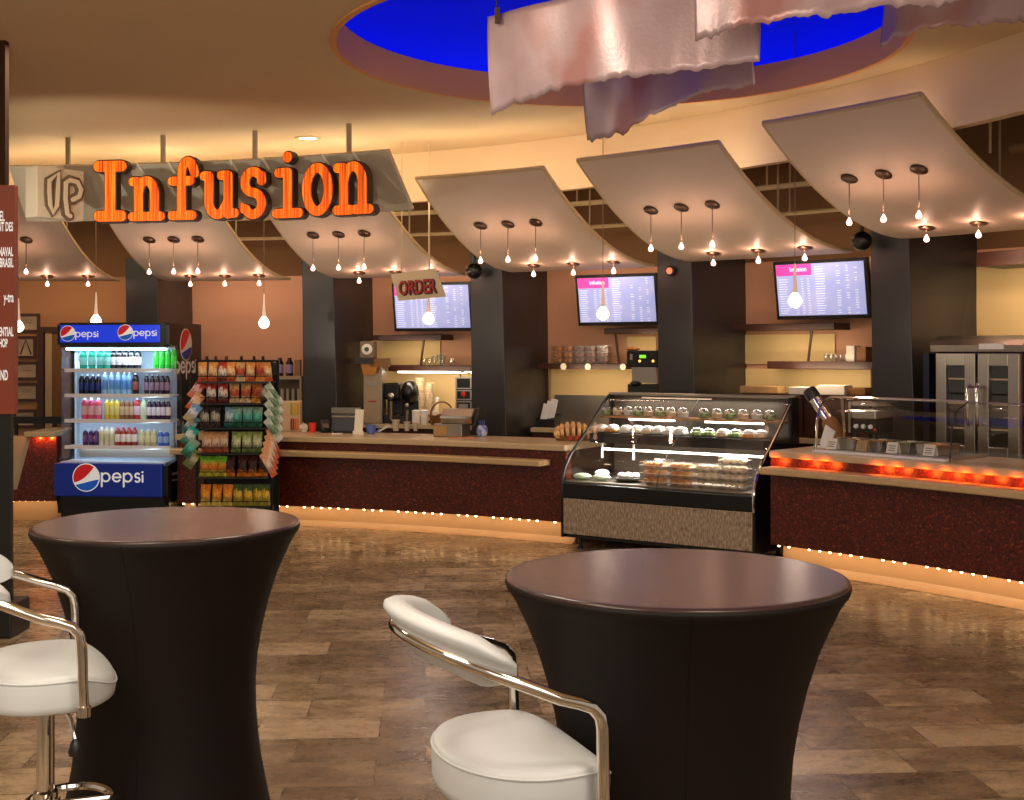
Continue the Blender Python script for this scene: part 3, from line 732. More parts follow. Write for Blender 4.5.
# ================================================================ ORDER SIGN
Y0 = 10.55
A = at(390, 276, Y0); 
og = thing('hanging_sign', 'small tan hanging sign reading ORDER in dark red', 'sign', at(417, 286, Y0))
yaw = -math.radians(14)
def ol(px, py):
    v = at(px, py, Y0)-og.location; return (v.x/math.cos(yaw), v.z)
c = [ol(390, 274), ol(435.5, 268.5), ol(446, 297), ol(398, 300.5)]
og.rotation_euler = (0, 0, yaw)
MB().prism(c[::-1], 0, .02).build('plate', 'plate', og, smooth=False)
X = Matrix.Rotation(math.radians(-3.5), 4, 'Y')
MB().text('ORDER', .168, .60, -.004, align='CENTER', bold=.007, x=.012, z=-.070, X=X).build('shadow_letters', 'dark', og, smooth=False)
MB().text('ORDER', .168, .60, -.012, align='CENTER', bold=.003, x=.000, z=-.065, X=X).build('letters', 'redletter', og, smooth=False)
for px, py in ((401, 272), (429, 269.5)):
    x, z = ol(px, py); o = MB().tube([(x, .01, z), (x, .01, ZC-og.location.z)], .005 if px < 410 else .008, 6).build('hanging_rod', 'panel_edge', og)

# ================================================================ HANGING METAL SHEETS
def sheet(P0, P1, ztop, bot, lab, wave=.03, hang=(), seed=1):
    """sheet along the plan line P0-P1, bottom edge given as (t, z) points, torn edge"""
    P0 = Vector(P0); P1 = Vector(P1); n = 70; m = 14; rnd = random.Random(seed)
    d = P1-P0; nr = Vector((-d.y, d.x)).normalized()
    base = Vector(((P0.x+P1.x)/2, (P0.y+P1.y)/2, ztop))
    t = thing('metal_sheet', lab, 'metal sheet', base, 0, 'torn metal sheets hung under the dome')
    vs = []; fs = []
    j = 0
    for i in range(n+1):
        u = i/n
        for k in range(len(bot)-1):
            if bot[k][0] <= u <= bot[k+1][0]:
                f = (u-bot[k][0])/(bot[k+1][0]-bot[k][0]); f = f*f*(3-2*f); zb = bot[k][1]*(1-f)+bot[k+1][1]*f
        j = .6*j+rnd.uniform(-.010, .010); zb += j
        off = wave*math.sin(u*2*PI*1.3+seed)+wave*.5*math.sin(u*2*PI*2.7+seed*2)
        for k in range(m+1):
            v = k/m; z = ztop+(zb-ztop)*v; o2 = off*(1-.3*v)+.05*v*v*math.sin(u*5+seed)
            p = P0+d*u+nr*o2; vs.append((p.x-base.x, p.y-base.y, z-base.z))
    for i in range(n):
        for k in range(m): a = i*(m+1)+k; fs.append((a, a+m+1, a+m+2, a+1))
    o = MB().add(vs, fs).build('plate', 'sheet', t, ang=80, recalc=False)
    so = o.modifiers.new('s', 'SOLIDIFY'); so.thickness = .004
    for u in hang:
        p = P0+d*u; q = Vector((p.x, p.y, 0))-Vector((base.x, base.y, 0))
        MB().tube([(q.x, q.y, -.03), (q.x, q.y, 4.9-ztop)], .006, 6).build('hanging_cable', 'dark', t)
        MB().box(q.x-.012, q.x+.012, q.y-.02, q.y+.02, -.05, .02).build('clip', 'bronze', t, smooth=False)
sheet((-.14, 6.0), (1.02, 5.1), 3.235, [(0, 2.765), (.1, 2.80), (.35, 2.835), (.7, 2.80), (1, 2.80)], 'large rosy torn metal sheet with the lowest left corner under the dome', hang=(.06, .8), seed=1, wave=.03)
sheet((.365, 6.6), (1.13, 5.85), 3.2, [(0, 2.73), (.3, 2.73), (.5, 2.79), (.75, 2.86), (1, 2.87)], 'smaller torn metal sheet hanging behind the large one', hang=(.15, .85), seed=2, wave=.03)
sheet((.735, 5.0), (1.5, 4.2), 3.3, [(0, 2.865), (.3, 2.85), (.6, 2.84), (1, 2.80)], 'torn metal sheet nearest the camera at the top edge', hang=(.2, .8), seed=3, wave=.03)
sheet((1.69, 5.6), (2.2, 4.75), 3.35, [(0, 2.985), (.3, 3.0), (.6, 2.96), (1, 2.96)], 'torn metal sheet farthest right beside the dome', hang=(.2, .8), seed=4, wave=.03)
# ================================================================ COCKTAIL TABLES
def table(x, y, lab, rz=0):
    t = thing('cocktail_table', lab, 'table', (x, y, 0), rz, 'cocktail tables in stretch covers')
    prof = [(.318, 0), (.318, .02), (.316, .12), (.306, .22), (.290, .30), (.275, .38), (.265, .46), (.259, .54), (.258, .62), (.264, .70), (.277, .78), (.296, .86), (.321, .94), (.344, .995), (.368, 1.045), (.381, 1.066), (.3865, 1.072), (.391, 1.084), (.391, 1.0885), (.3885, 1.092)]
    MB().lathe(prof, n=72).build('stretch_cover', 'fabric', t)
    MB().lathe([(.3875, 1.0905), (.389, 1.0925), (.3885, 1.0955), (.386, 1.0975), (.383, 1.0992), (.379, 1.1), (.372, 1.1), (.2, 1.1), (0, 1.1)], n=96, cap=False).build('tabletop', 'tabletop', t, ang=75)
    MB().tube([(-r*math.sin(.05)*1.001, -r*math.cos(.05)*1.001, z) for r, z in prof], .0012, 5).build('seam', 'fabric', t)
    return t
t = table(-1.031, 3.725, 'hourglass cocktail table in dark brown stretch cover, in front of the drinks cooler')
t = table(.375, 2.85, 'hourglass cocktail table in dark brown stretch cover, in front of the pastry case')

# ================================================================ BAR STOOLS
def stool(x, y, rz, zoff, lab):
    t = thing('bar_stool', lab, 'bar stool', (x, y, 0), rz, 'white bar stools')
    zs = .812+zoff
    # seat: round at the back, straighter at the front, soft edges
    def plan(n=56):
        o = []
        for i in range(n):
            a = 2*PI*i/n; c, s_ = math.cos(a), math.sin(a)
            rx = .172 if c < 0 else .172; o.append((math.copysign(abs(c)**(1 if c < 0 else .72), c)*rx, math.copysign(abs(s_)**.95, s_)*.222))
        return o
    pl = plan(); mb = MB()
    rings = [(.93, -.092), (.985, -.086), (1.0, -.070), (1.0, -.020), (.992, -.008), (.972, -.002), (.93, .0), (.75, .002), (.5, .004), (.25, .005), (.02, .005)]
    vs = []; fs = []; n = len(pl)
    for sc, dz in rings:
        for px_, py_ in pl:
            q = max(0, (px_*sc-.055)/.115); drop = -.050*q*q if dz > -.03 else 0
            vs.append((px_*sc, py_*sc, zs+dz+drop))
    for k in range(len(rings)-1):
        for i in range(n): j = (i+1) % n; fs.append((k*n+i, k*n+j, (k+1)*n+j, (k+1)*n+i))
    fs.append(tuple(range(n))[::-1]); fs.append(tuple((len(rings)-1)*n+i for i in range(n)))
    seat = mb.add(vs, fs).build('seat', 'white', t, ang=60)
    MB().tube([(px_*1.0, py_*1.0, zs-.012-.05*max(0, (px_-.055)/.115)**2) for px_, py_ in pl], .0028, 6, True).build('piping', 'white', seat)
    # backrest: curved pad leaning outward
    mb = MB(); vs = []; fs = []; N = 36
    sec = [(-.030, -.050), (-.016, -.056), (-.002, -.048), (.018, -.015), (.040, .020), (.050, .034), (.048, .044), (.034, .050), (.008, .047), (-.006, .038), (-.012, .020), (-.022, -.012)]
    K = len(sec)
    for i in range(N+1):
        q = i/N; a = math.radians(111+138*q); ed = 1-abs(2*q-1)
        tap = .30+.70*min(1, ed*4)**.7; tz = min(1, ed*9)**.5
        zc = zs+.178+.070*max(0, -math.cos(a))**1.2
        for r_, h_ in sec:
            R = .232+r_*(.6+.4*tap)*(.5+.5*tz)
            vs.append((R*.98*math.cos(a), R*math.sin(a), zc+h_*tap))
    for i in range(N):
        for k in range(K): a = i*K+k; b = i*K+(k+1) % K; fs.append((a, a+K, b+K, b))
    fs.append(tuple(range(K))); fs.append(tuple(N*K+k for k in range(K))[::-1])
    mb.add(vs, fs).build('backrest', 'white', t, ang=60)
    # one chrome tube: seat side, up, forward bend, round the back
    pts = []
    for sgn in (1, -1):
        side = []
        side += [(.085, sgn*.243, zs-.075), (.082, sgn*.247, zs-.02), (.080, sgn*.249, zs+.06), (.079, sgn*.25, zs+.085), (.074, sgn*.25, zs+.108), (.058, sgn*.25, zs+.126), (.030, sgn*.25, zs+.137), (-.01, sgn*.254, zs+.150)]
        pts.append(side)
    back = []
    for i in range(25):
        a = math.radians(106+148*i/24); R = .258
        back.append((R*.99*math.cos(a), R*math.sin(a)*(.97), zs+.148+.098*max(0, -math.cos(a))))
    MB().tube(pts[0]+back+pts[1][::-1], .0125, 12).build('arm_rail', 'chrome', t)
    for sgn in (1, -1): MB().lathe([(.016, -.012), (.016, .012), (.008, .02), (0, .02)], cx=.085, cy=sgn*.243, cz=zs-.08, n=12).build('rail_ferrule', 'chrome', t)
    MB().lathe([(.138, 0), (.138, .012), (.12, .024), (.06, .040), (.036, .07), (.030, .09), (.030, .49), (.022, .495), (.022, zs-.085), (.075, zs-.094)], n=40, cap=False).build('pedestal', 'chrome', t)
    MB().lathe([(.12, zs-.092), (.12, zs-.080)], n=28).build('seat_plate', 'dark', t)
    ring = [(.06+.105*math.cos(2*PI*i/36), .12*math.sin(2*PI*i/36), .455) for i in range(36)]
    fr = MB(); fr.tube(ring, .011, 8, True); fr.tube([(.03, .0, .455), (.165, 0, .455)], .009, 8); fr.lathe([(.036, .435), (.036, .475)], n=20)
    fr.build('footrest', 'chrome', t)
    lv = MB().tube([(.03, -.03, zs-.09), (.06, -.10, zs-.14), (.07, -.115, zs-.19)], .006, 8).build('height_lever', 'chrome', t)
    MB().lathe([(.006, .02), (.012, .012), (.019, -.012), (.016, -.022), (0, -.024)], cx=.07, cy=-.115, cz=zs-.20, n=14).build('lever_knob', 'dark', lv)
    return t
stool(.012, 2.565, math.radians(20), 0, 'white bar stool with chrome arms, at the right table in front')
stool(-1.190, 3.17, math.radians(21), .018, 'white bar stool with chrome arms cut by the frame, at the left table')

# ================================================================ SIGN POST AT THE LEFT
SPX = at(14.5, 400, 7.07).x
t = thing('banner_stand', 'tall rust coloured banner stand with white lettering at the left edge', 'banner stand', (SPX-.28, 7.07, 0))
MB().box(-.28, .28, 0, .05, zz(414, 7.07), zz(185, 7.07)).build('banner', 'banner', t, smooth=False)
MB().box(-.28, .25, .02, .06, .1, zz(414, 7.07)).build('post', 'dark', t, smooth=False)
MB().box(-.40, .30, -.10, .18, 0, .19).build('base', 'dark', t, smooth=False, bevel=.01)
MB().box(-.3, .20, .065, .12, .1, ZC).build('column', 'matte_brown', t, smooth=False)
for py, s_, sz, xr in ((221, 'EL', .085, 5), (231, 'NT DES', .075, 13.5), (256, 'NAVAL', .075, 13.5), (267, 'BRASIL', .075, 13.8), (302, 'y-tra', .085, 14), (336, 'ENTIAL', .075, 13.8), (347, 'SHOP', .07, 8), (380, 'ND', .085, 8.5)):
    v = at(xr, py, 7.07); MB().text(s_, sz*.95, .36, -.006, align='RIGHT', bold=.002, x=v.x-(SPX-.28), z=v.z).build('lettering', 'e_white', t, smooth=False)

# framed pictures and door behind
def frame(x0, x1, y0, y1, lab, fig=False):
    R = RW-.03; X, Y, ph = ray((x0+x1)/2, R); z = zz((y0+y1)/2, Y); w = (x1-x0)*Y/F*1.06; h = (y1-y0)*Y/F
    t = thing('picture_frame', lab, 'picture', (X, Y, z), -math.radians(ph), 'framed pictures on the left wall')
    mb = MB(); b = .03
    mb.box(-w/2, w/2, 0, .03, -h/2, -h/2+b); mb.box(-w/2, w/2, 0, .03, h/2-b, h/2); mb.box(-w/2, -w/2+b, 0, .03, -h/2+b, h/2-b); mb.box(w/2-b, w/2, 0, .03, -h/2+b, h/2-b)
    mb.build('frame', 'shelfwood', t, smooth=False)
    MB().box(-w/2+b, w/2-b, .012, .03, -h/2+b, h/2-b).build('print', 'picture', t, smooth=False)
    if fig:
        MB().stroke([(-.055, -.07), (0, .08), (.055, -.07)], .018, .008, .012).build('figure', 'shelfwood', t, smooth=False)
    else:
        mb = MB()
        for k in range(2): mb.box(-.05, .05, .009, .012, .03-.03*k, .038-.03*k)
        mb.build('caption', 'logodark', t, smooth=False)
frame(16, 38.5, 313.5, 332.5, 'topmost framed picture at the far left')
frame(16, 35, 336, 358.5, 'framed picture with a pointed figure, second from the top', True)
frame(14, 37.5, 361.5, 380, 'third framed picture from the top at the far left')
frame(14, 37.5, 383, 401.5, 'fourth framed picture from the top at the far left')
frame(14, 35, 409.5, 428, 'lowest framed picture at the far left, above the black rail')
X, Y, ph = ray(48, RW-.01); zt = zz(327, Y)
t = thing('door_1', 'dark framed doorway beside the framed pictures', 'door', (X, Y, 0), -math.radians(ph)); t['kind'] = 'structure'
MB().box(-.10, -.035, -.05, 0, 0, zt).box(-.035, .6, -.05, 0, zt-.06, zt).build('door_frame', 'shelfwood', t, smooth=False)
MB().box(-.02, .05, -.03, 0, 0, zt-.06).build('door_jamb', 'door_white', t, smooth=False)
MB().box(.05, .6, -.02, 0, 0, zt-.06).build('door_leaf', 'void', t, smooth=False)

# ================================================================ DRINKS COOLER
fy = 11.6
FL = Vector(((55-512)/F*fy, fy, 0))
fw, fd, fh = 1.09, .88, 1.885
cl = thing('drinks_cooler', 'open drinks cooler with blue cola branding and lit shelves', 'drinks cooler', FL, -math.radians(6))
def zf(py): return EYE+(HOR-py)*fy/F
MB().box(.03, fw-.03, .06, fd-.02, 0, .15).build('kick_base', 'dark', cl, smooth=False)
MB().box(.02, fw-.02, .03, .06, .15, .275).build('lower_grille', 'black', cl, smooth=False)
prof = [(.05, .15), (.0, .28), (0, .56), (.30, .60), (.34, .70), (.34, 1.60), (.28, 1.66), (.045, 1.68), (.04, fh-.02), (.09, fh), (fd, fh), (fd, .10), (.05, .10)]
for x0 in (0, fw-.045):
    if x0 == 0: MB().prismx(prof, x0, x0+.03).build('side_panel', 'black', cl, smooth=False, bevel=.004)
    else: rsp = MB().prismx(prof, x0, x0+.045).build('side_panel', 'black', cl, smooth=False, bevel=.004)
MB().box(0.03, fw-.045, fd-.04, fd, .1, fh).build('back_panel', 'dark', cl, smooth=False)
MB().box(0.03, fw-.045, .05, fd, fh-.03, fh).build('roof_panel', 'black', cl, smooth=False)
hd = MB().box(0.03, fw-.045, .042, .12, 1.655, fh-.03).build('header_box', 'black', cl, smooth=False)
hp = MB(); hp.box(.035, fw-.09, .030, .05, zf(342.5), zf(325)); hpo = hp.build('header_sign', 'blue_lit', cl, smooth=False, bevel=.008)
lp_ = MB().box(-.005, fw-.05, -.012, .06, zf(496), zf(463)).build('lower_panel', 'blue', cl, smooth=False, bevel=.012)
# liner and tub
MB().box(.03, fw-.045, .40, .44, .58, 1.66).box(.03, .05, .34, .44, .58, 1.66).box(fw-.05, fw-.045, .34, .44, .58, 1.66).box(.03, fw-.045, .04, .44, .555, .585).box(.03, fw-.045, .12, .44, 1.645, 1.66).build('liner', 'liner', cl, smooth=False)
MB().box(.06, fw-.07, .385, .40, .60, .72).build('return_grille', 'steel', cl, smooth=False)
MB().box(.05, fw-.065, .115, .14, 1.628, 1.645).build('light_tube', 'strip_cool', cl, smooth=False)
SH = [zf(369), zf(394.5), zf(420), zf(446.5)]
for k, z in enumerate(SH):
    s_ = MB().box(.035, fw-.025, .13, .40, z-.018, z-.002).build('shelf', 'liner', cl, smooth=False)
    MB().box(.035, fw-.025, .118, .13, z-.03, z+.004).build('price_rail', 'white_pl', s_, smooth=False)
for x in (.004, fw-.010): MB().prismx([(.07, .60), (.12, .66), (.12, 1.62), (.08, 1.68), (.34, 1.68), (.34, .60)], x, x+.006).build('side_glass', 'glass', cl, smooth=False)
def emblem(cx, cz, r, y, parent, X=None, sx=1., decal=False, name='emblem'):
    mb = MB(); n = 40; d = -.0015
    mb.use(0).prism([(cx+sx*r*math.cos(2*PI*i/n), cz+r*math.sin(2*PI*i/n)) for i in range(n)], y-.003, y, X)
    def cpts(a0, a1, q=.93, n=18): return [(cx+sx*r*q*math.cos(math.radians(a0+(a1-a0)*i/n)), cz+r*q*math.sin(math.radians(a0+(a1-a0)*i/n))) for i in range(n+1)]
    def bez(p0, p1, p2, p3, n=12): return [tuple(((1-t)**3*p0[k]+3*(1-t)**2*t*p1[k]+3*(1-t)*t*t*p2[k]+t**3*p3[k]) for k in (0, 1)) for t in [i/n for i in range(1, n)]]
    A = cpts(52, 202)
    g = lambda ux, uz: (cx+sx*r*ux, cz+r*uz)
    red = A+bez(A[-1], g(-.45, -.28), g(.0, -.05), A[0])
    mb.use(1).prism(red, y-.006, y-.003, X)
    B = cpts(214, 352)
    blue = B+bez(B[-1], g(.45, -.18), g(-.2, -.42), B[0])
    mb.use(2).prism(blue, y-.006, y-.003, X)
    return mb.build(name, ['d_white', 'd_red', 'd_blue'] if decal else ['e_white', 'e_red', 'e_blue'], parent, smooth=False)
def wordmark(x, z, h, y, parent, X=None, m='e_white', sx=1.):
    """lower-case rounded letters p e p s i; h = x-height"""
    mb = MB(); w = h*.17; r = h/2-w/2; cx = x; k = 0
    def st(p, closed=False):
        nonlocal k; k += 1
        mb.stroke([(cx+q[0]*sx, z+q[1]) for q in p], w, y-.004-.0003*k, y, closed, X=X)
    for ch in 'pepsi':
        if ch == 'p': st([(w/2, -h*.42), (w/2, h-w/2)]); st(arcpts(w/2+r, h/2, r, r, 0, 360, 20)[:-1], True); cx += (h+w*.9)*sx
        elif ch == 'e': st([(w/2, h/2), (h-w/2, h/2)]); st(arcpts(h/2, h/2, r, r, 0, 318, 20)); cx += (h+w*.9)*sx
        elif ch == 's': st(arcpts(h*.36, h*.71, h*.22, h*.22, 40, 270, 10)+arcpts(h*.36, h*.29, h*.24, h*.22, 80, -140, 10)); cx += h*.82*sx
        else: st([(w/2, w/2), (w/2, h*.72)]); st([(w/2, h*1.05), (w/2, h*1.06)])
    return mb.build('wordmark', m, parent, smooth=False)
def fx(px): return (px-55)/113*(fw-.045)
emblem(fx(67), zf(333.5), .074, .03, hpo); wordmark(fx(75), zf(337)-.002, .050, .03, hpo)
emblem(fx(127.5), zf(332.5), .074, .03, hpo); wordmark(fx(136), zf(336)-.002, .050, .03, hpo)
emblem(fx(88.5), zf(477), .132, -.012, lp_); wordmark(fx(104), zf(481.5), .092, -.012, lp_)
# right side decals: local frame turned so that the panel side is the XZ plane
XS = Matrix.Translation((fw, 0, 0)) @ Matrix.Rotation(math.radians(90), 4, 'Z')
emblem(.455, zf(344.5), .155, 0, rsp, X=XS, sx=1.0, decal=True)
wordmark(.17, zf(374), .118, 0, rsp, X=XS, m='d_white', sx=1.05)
mb = MB()
for zc, hh in ((.47, .06), (.41, .04)):
    x = .12
    while x < .62: wv = random.uniform(.03, .07); mb.stroke([(x, zc), (x+wv, zc)], hh*.4, -.003, 0, X=XS); x += wv+.04
mb.build('small_print', 'post', rsp, smooth=False)
for x in (.14, .36): MB().box(x, x+.025, -.01, 0, .62, .95, X=XS).build('vent_slot', 'steel', rsp, smooth=False)
light('AREA', FL+Vector((.5, .14, 1.60)), 4, (.72, .88, 1), .9, FL+Vector((.55, .30, .6)), sy=.06)
for z in SH: light('AREA', FL+Vector((.5, .10, z-.04)), 0.6, (.68, .87, 1), .95, FL+Vector((.56, .34, z-.26)), sy=.03)  # added lamp under each shelf, brightening the row below
# bottles
def bottle_mesh(name, h, r, liquid, label, cap, neck=.3):
    mb = MB(); hb = h*(1-neck)
    mb.use(0).lathe([(r*.9, 0), (r, .01), (r, hb), (r*.75, hb+h*neck*.45), (r*.36, h*.93), (0, h*.93)], n=14)
    mb.use(1).lathe([(r*1.02, hb*.28), (r*1.03, hb*.30), (r*1.03, hb*.82), (r*1.02, hb*.84)], n=14, cap=False)
    mb.use(2).lathe([(r*.42, h*.92), (r*.42, h), (0, h)], n=12, cap=True)
    mats = []
    for c in (liquid, label, cap):
        key = 'b%d_%d_%d' % c
        if key not in M: M[key] = mat(key, srgb(*c), .18, var=.08, scale=20)
        mats.append(key)
    return mb.build(name, mats)
fmx = cl.location; rot6 = Matrix.Rotation(-math.radians(6), 4, 'Z')
def put_row(shelf, specs, word):
    z = SH[shelf]
    for px, kind in specs:
        h, r, liq, labc, cap, nk, desc = BK[kind]
        cnt.setdefault((shelf, kind), 0)
        v = fmx+rot6 @ Vector((fx(px), .20, 0))
        if (kind,) not in protos:
            o = bottle_mesh('soda_bottle', h, r, liq, labc, cap, nk); protos[(kind,)] = o
        else:
            o = protos[(kind,)].copy(); COL.objects.link(o)
        sp_ = [b_-a_ for (a_, ka), (b_, kb) in zip(specs, specs[1:])]
        q_ = min(1, min([b_-a_ for (a_, ka), (b_, kb) in zip(specs, specs[1:]) if ka == kb == kind] or [7])*(fw-.045)/113*.485/r)
        o.scale = (q_, q_, 1); o.location = (v.x, v.y, z); n_ = sum(1 for p, k in specs if k == kind)
        c = cnt[(shelf, kind)]; cnt[(shelf, kind)] += 1
        tag(o, ('%s %s, %s cooler shelf' % (ORD[c], desc, word)) if n_ > 1 else '%s on the %s shelf of the drinks cooler' % (desc, word), 'bottle', 'bottles on the %s cooler shelf' % word)
cnt = {}; protos = {}
BK = {
 'teal': (.185, .039, (40, 170, 140), (150, 220, 210), (30, 120, 90), .3, 'teal green soda bottle from the left'),
 'cola': (.19, .034, (24, 14, 14), (225, 225, 230), (20, 20, 24), .3, 'dark cola bottle with white label from the left'),
 'lime': (.20, .036, (40, 180, 50), (60, 210, 70), (230, 240, 230), .3, 'bright green soda bottle from the left'),
 'navy': (.185, .032, (16, 20, 50), (30, 50, 130), (200, 210, 225), .3, 'dark navy labelled bottle from the left'),
 'water': (.21, .034, (150, 195, 235), (90, 150, 215), (225, 235, 245), .25, 'clear blue water bottle from the left'),
 'dark': (.20, .034, (30, 20, 24), (150, 90, 90), (225, 225, 230), .3, 'single dark bottle among the waters'),
 'berry': (.19, .033, (50, 22, 40), (150, 120, 150), (225, 225, 232), .3, 'berry coloured bottle from the left'),
 'pink': (.20, .040, (230, 90, 130), (240, 190, 205), (240, 220, 225), .25, 'pink drink bottle from the left'),
 'yellow': (.185, .034, (216, 186, 60), (230, 214, 130), (226, 206, 100), .2, 'yellow juice bottle from the left'),
 'brown': (.18, .030, (140, 90, 60), (206, 180, 150), (190, 170, 160), .2, 'brown tea bottle from the left'),
 'violet': (.20, .042, (190, 50, 60), (220, 200, 225), (226, 206, 230), .25, 'red and lilac juice bottle'),
 'pale': (.19, .036, (190, 214, 180), (214, 226, 206), (200, 220, 200), .25, 'pale green juice bottle'),
 'plum': (.185, .034, (50, 22, 60), (222, 214, 230), (230, 226, 236), .25, 'dark plum bottle with white label from the left'),
 'grape': (.15, .036, (60, 30, 90), (110, 80, 150), (190, 180, 210), .25, 'short purple juice bottle from the left'),
 'cream': (.17, .033, (220, 210, 180), (206, 206, 170), (226, 222, 206), .25, 'cream coloured drink bottle from the left'),
 'redlid': (.17, .035, (150, 50, 40), (232, 220, 210), (190, 30, 26), .25, 'red capped bottle with white label from the left'),
 'malt': (.155, .038, (190, 176, 134), (216, 206, 166), (226, 222, 200), .25, 'wide malt drink bottle from the left'),
 'sky': (.14, .034, (60, 100, 200), (150, 180, 226), (226, 230, 240), .25, 'short blue drink bottle from the left'),
}
put_row(0, [(75, 'teal'), (84, 'teal'), (93, 'teal'), (101, 'teal'), (107, 'cola'), (113.5, 'cola'), (120, 'cola'), (126.5, 'cola'), (133, 'cola'), (152, 'lime'), (158.5, 'lime'), (165, 'lime'), (171, 'lime')], 'top')
put_row(1, [(73, 'navy'), (79, 'navy'), (85, 'navy'), (91, 'navy'), (98, 'water'), (105, 'water'), (112, 'water'), (118.5, 'water'), (124, 'water'), (130.5, 'dark'), (142, 'berry'), (148, 'berry'), (153.5, 'berry'), (159, 'berry'), (164, 'berry')], 'second')
put_row(2, [(76.5, 'pink'), (83.5, 'pink'), (91, 'pink'), (100, 'yellow'), (105.5, 'yellow'), (111, 'yellow'), (116.5, 'brown'), (121.5, 'brown'), (126.5, 'brown'), (132.5, 'violet'), (139, 'pale'), (145, 'plum'), (150, 'plum'), (155, 'plum'), (160, 'plum'), (165, 'plum')], 'third')
put_row(3, [(77, 'grape'), (83, 'grape'), (88.5, 'grape'), (94.5, 'cream'), (100, 'cream'), (105.5, 'cream'), (111.5, 'redlid'), (117.5, 'redlid'), (123.5, 'redlid'), (129.5, 'redlid'), (137, 'malt'), (143.5, 'malt'), (150, 'malt'), (157, 'sky'), (163, 'sky')], 'lowest')

# ================================================================ SNACK RACK
ry = 10.85
RL = Vector(((197-512)/F*ry, ry, 0)); rw = (269-197)*ry/F
rk = thing('snack_rack', 'black wire snack rack filled with chip bags, beside the drinks cooler', 'snack rack', RL, 0)
def zr(py): return EYE+(HOR-py)*ry/F
rot_rows = [(381, 'top'), (402.5, 'second'), (427, 'third'), (452.5, 'fourth'), (476.5, 'fifth'), (506, 'lowest')]
mb = MB()
for x in (-.015, rw+.015):
    for y in (.06, .34): mb.tube([(x, y, 0), (x, y, zr(361))], .012, 6)
for y in (.06, .34): mb.tube([(-.015, y, zr(361)), (rw+.015, y, zr(361))], .01, 6)
for k in range(9): mb.tube([(rw*k/8, .34, .15), (rw*k/8, .34, zr(361))], .004, 5)
mb.build('frame', 'wire', rk)
MB().box(-.02, rw+.02, .0, .4, .06, .12).build('base', 'dark', rk, smooth=False)
MB().box(0, rw, .335, .345, .12, zr(363)).build('back_panel', 'dark', rk, smooth=False)
for py, wd in rot_rows:
    z = zr(py)-.008
    s_ = MB().box(0, rw, -.02, .33, z-.012, z).build('shelf', 'dark', rk, smooth=False)
    MB().tube([(0, -.02, z+.05), (rw, -.02, z+.05)], .004, 5).build('front_wire', 'wire', s_)
# hooks for the side clips
for sx_, x in ((-1, -.02), (1, rw+.02)):
    MB().tube([(x, .10, .75), (x+sx_*.05, .06, .75), (x+sx_*.05, .04, 1.42), (x, .10, 1.42)], .006, 6).build('clip_strip', 'wire', rk)
def bag_mesh(w, h, d, m, seed):
    rnd = random.Random(seed); mb = MB(); nu, nv = 9, 11; vs = []; fs = []
    for s_ in (-1, 1):
        for j in range(nv+1):
            v = j/nv
            for i in range(nu+1):
                u = i/nu
                prof_ = (math.sin(PI*min(max(v*1.12-.06, 0), 1))**.55)*(math.sin(PI*u)**.6)
                y = s_*(d/2*prof_+.001)+(rnd.uniform(-.006, .006) if 0 < i < nu and 0 < j < nv else 0)
                x = (u-.5)*w*(1-.07*math.sin(PI*v))+rnd.uniform(-.002, .002)
                vs.append((x, y, v*h))
    O = (nu+1)*(nv+1)
    for j in range(nv):
        for i in range(nu):
            a = j*(nu+1)+i; fs.append((a, a+1, a+nu+2, a+nu+1)); fs.append((O+a, O+a+nu+1, O+a+nu+2, O+a+1))
    return mb.add(vs, fs).build('chip_bag', m, ang=70)
BAGS = {
 'orange': ((226, 150, 70), (240, 200, 150), (206, 84, 34)), 'ember': ((206, 120, 60), (170, 60, 34), (226, 150, 60)),
 'redwhite': ((200, 60, 40), (236, 220, 206), (110, 34, 26)), 'tanred': ((222, 170, 110), (190, 80, 50), (226, 196, 150)),
 'darkfoil': ((60, 46, 40), (190, 180, 160), (70, 50, 40)), 'silvergreen': ((150, 180, 160), (90, 190, 170), (34, 96, 60)),
 'aqua': ((120, 170, 190), (206, 222, 226), (20, 100, 100)), 'rust': ((210, 150, 100), (224, 190, 160), (176, 84, 50)),
 'olive': ((170, 180, 100), (214, 214, 170), (100, 120, 50)), 'lime': ((120, 190, 40), (220, 130, 40), (196, 190, 60)),
 'maroon': ((80, 34, 26), (60, 30, 26), (220, 120, 30)), 'amber': ((214, 120, 24), (240, 160, 40), (226, 196, 90)),
 'chequer': ((70, 90, 40), (216, 176, 50), (150, 140, 40)), 'greenwhite': ((206, 214, 196), (110, 150, 110), (226, 226, 210)),
 'peach': ((236, 170, 120), (240, 214, 190), (216, 100, 50)), 'pinkfoil': ((200, 70, 50), (236, 190, 196), (226, 120, 90)), 'bluewhite': ((120, 170, 220), (226, 232, 240), (190, 170, 120)), 'teal': ((60, 190, 180), (220, 236, 230), (30, 120, 100)),
}
for k, (a, b, c) in BAGS.items(): M['bag_'+k] = bag_mat('bag_'+k, srgb(*a), srgb(*b), srgb(*c))
bagp = {}
def bag(kind, w, h, d, loc, lab, grp, rx=-.12, ry_=0, rz=0):
    key = (kind, round(w, 2), round(h, 2))
    if key not in bagp: o = bagp[key] = bag_mesh(w, h, d, 'bag_'+kind, hash(key) % 1000 if False else len(bagp)*7+3)
    else: o = bagp[key].copy(); COL.objects.link(o)
    o.location = loc; o.rotation_euler = (rx, ry_, rz); tag(o, lab, 'chip bag', grp); return o
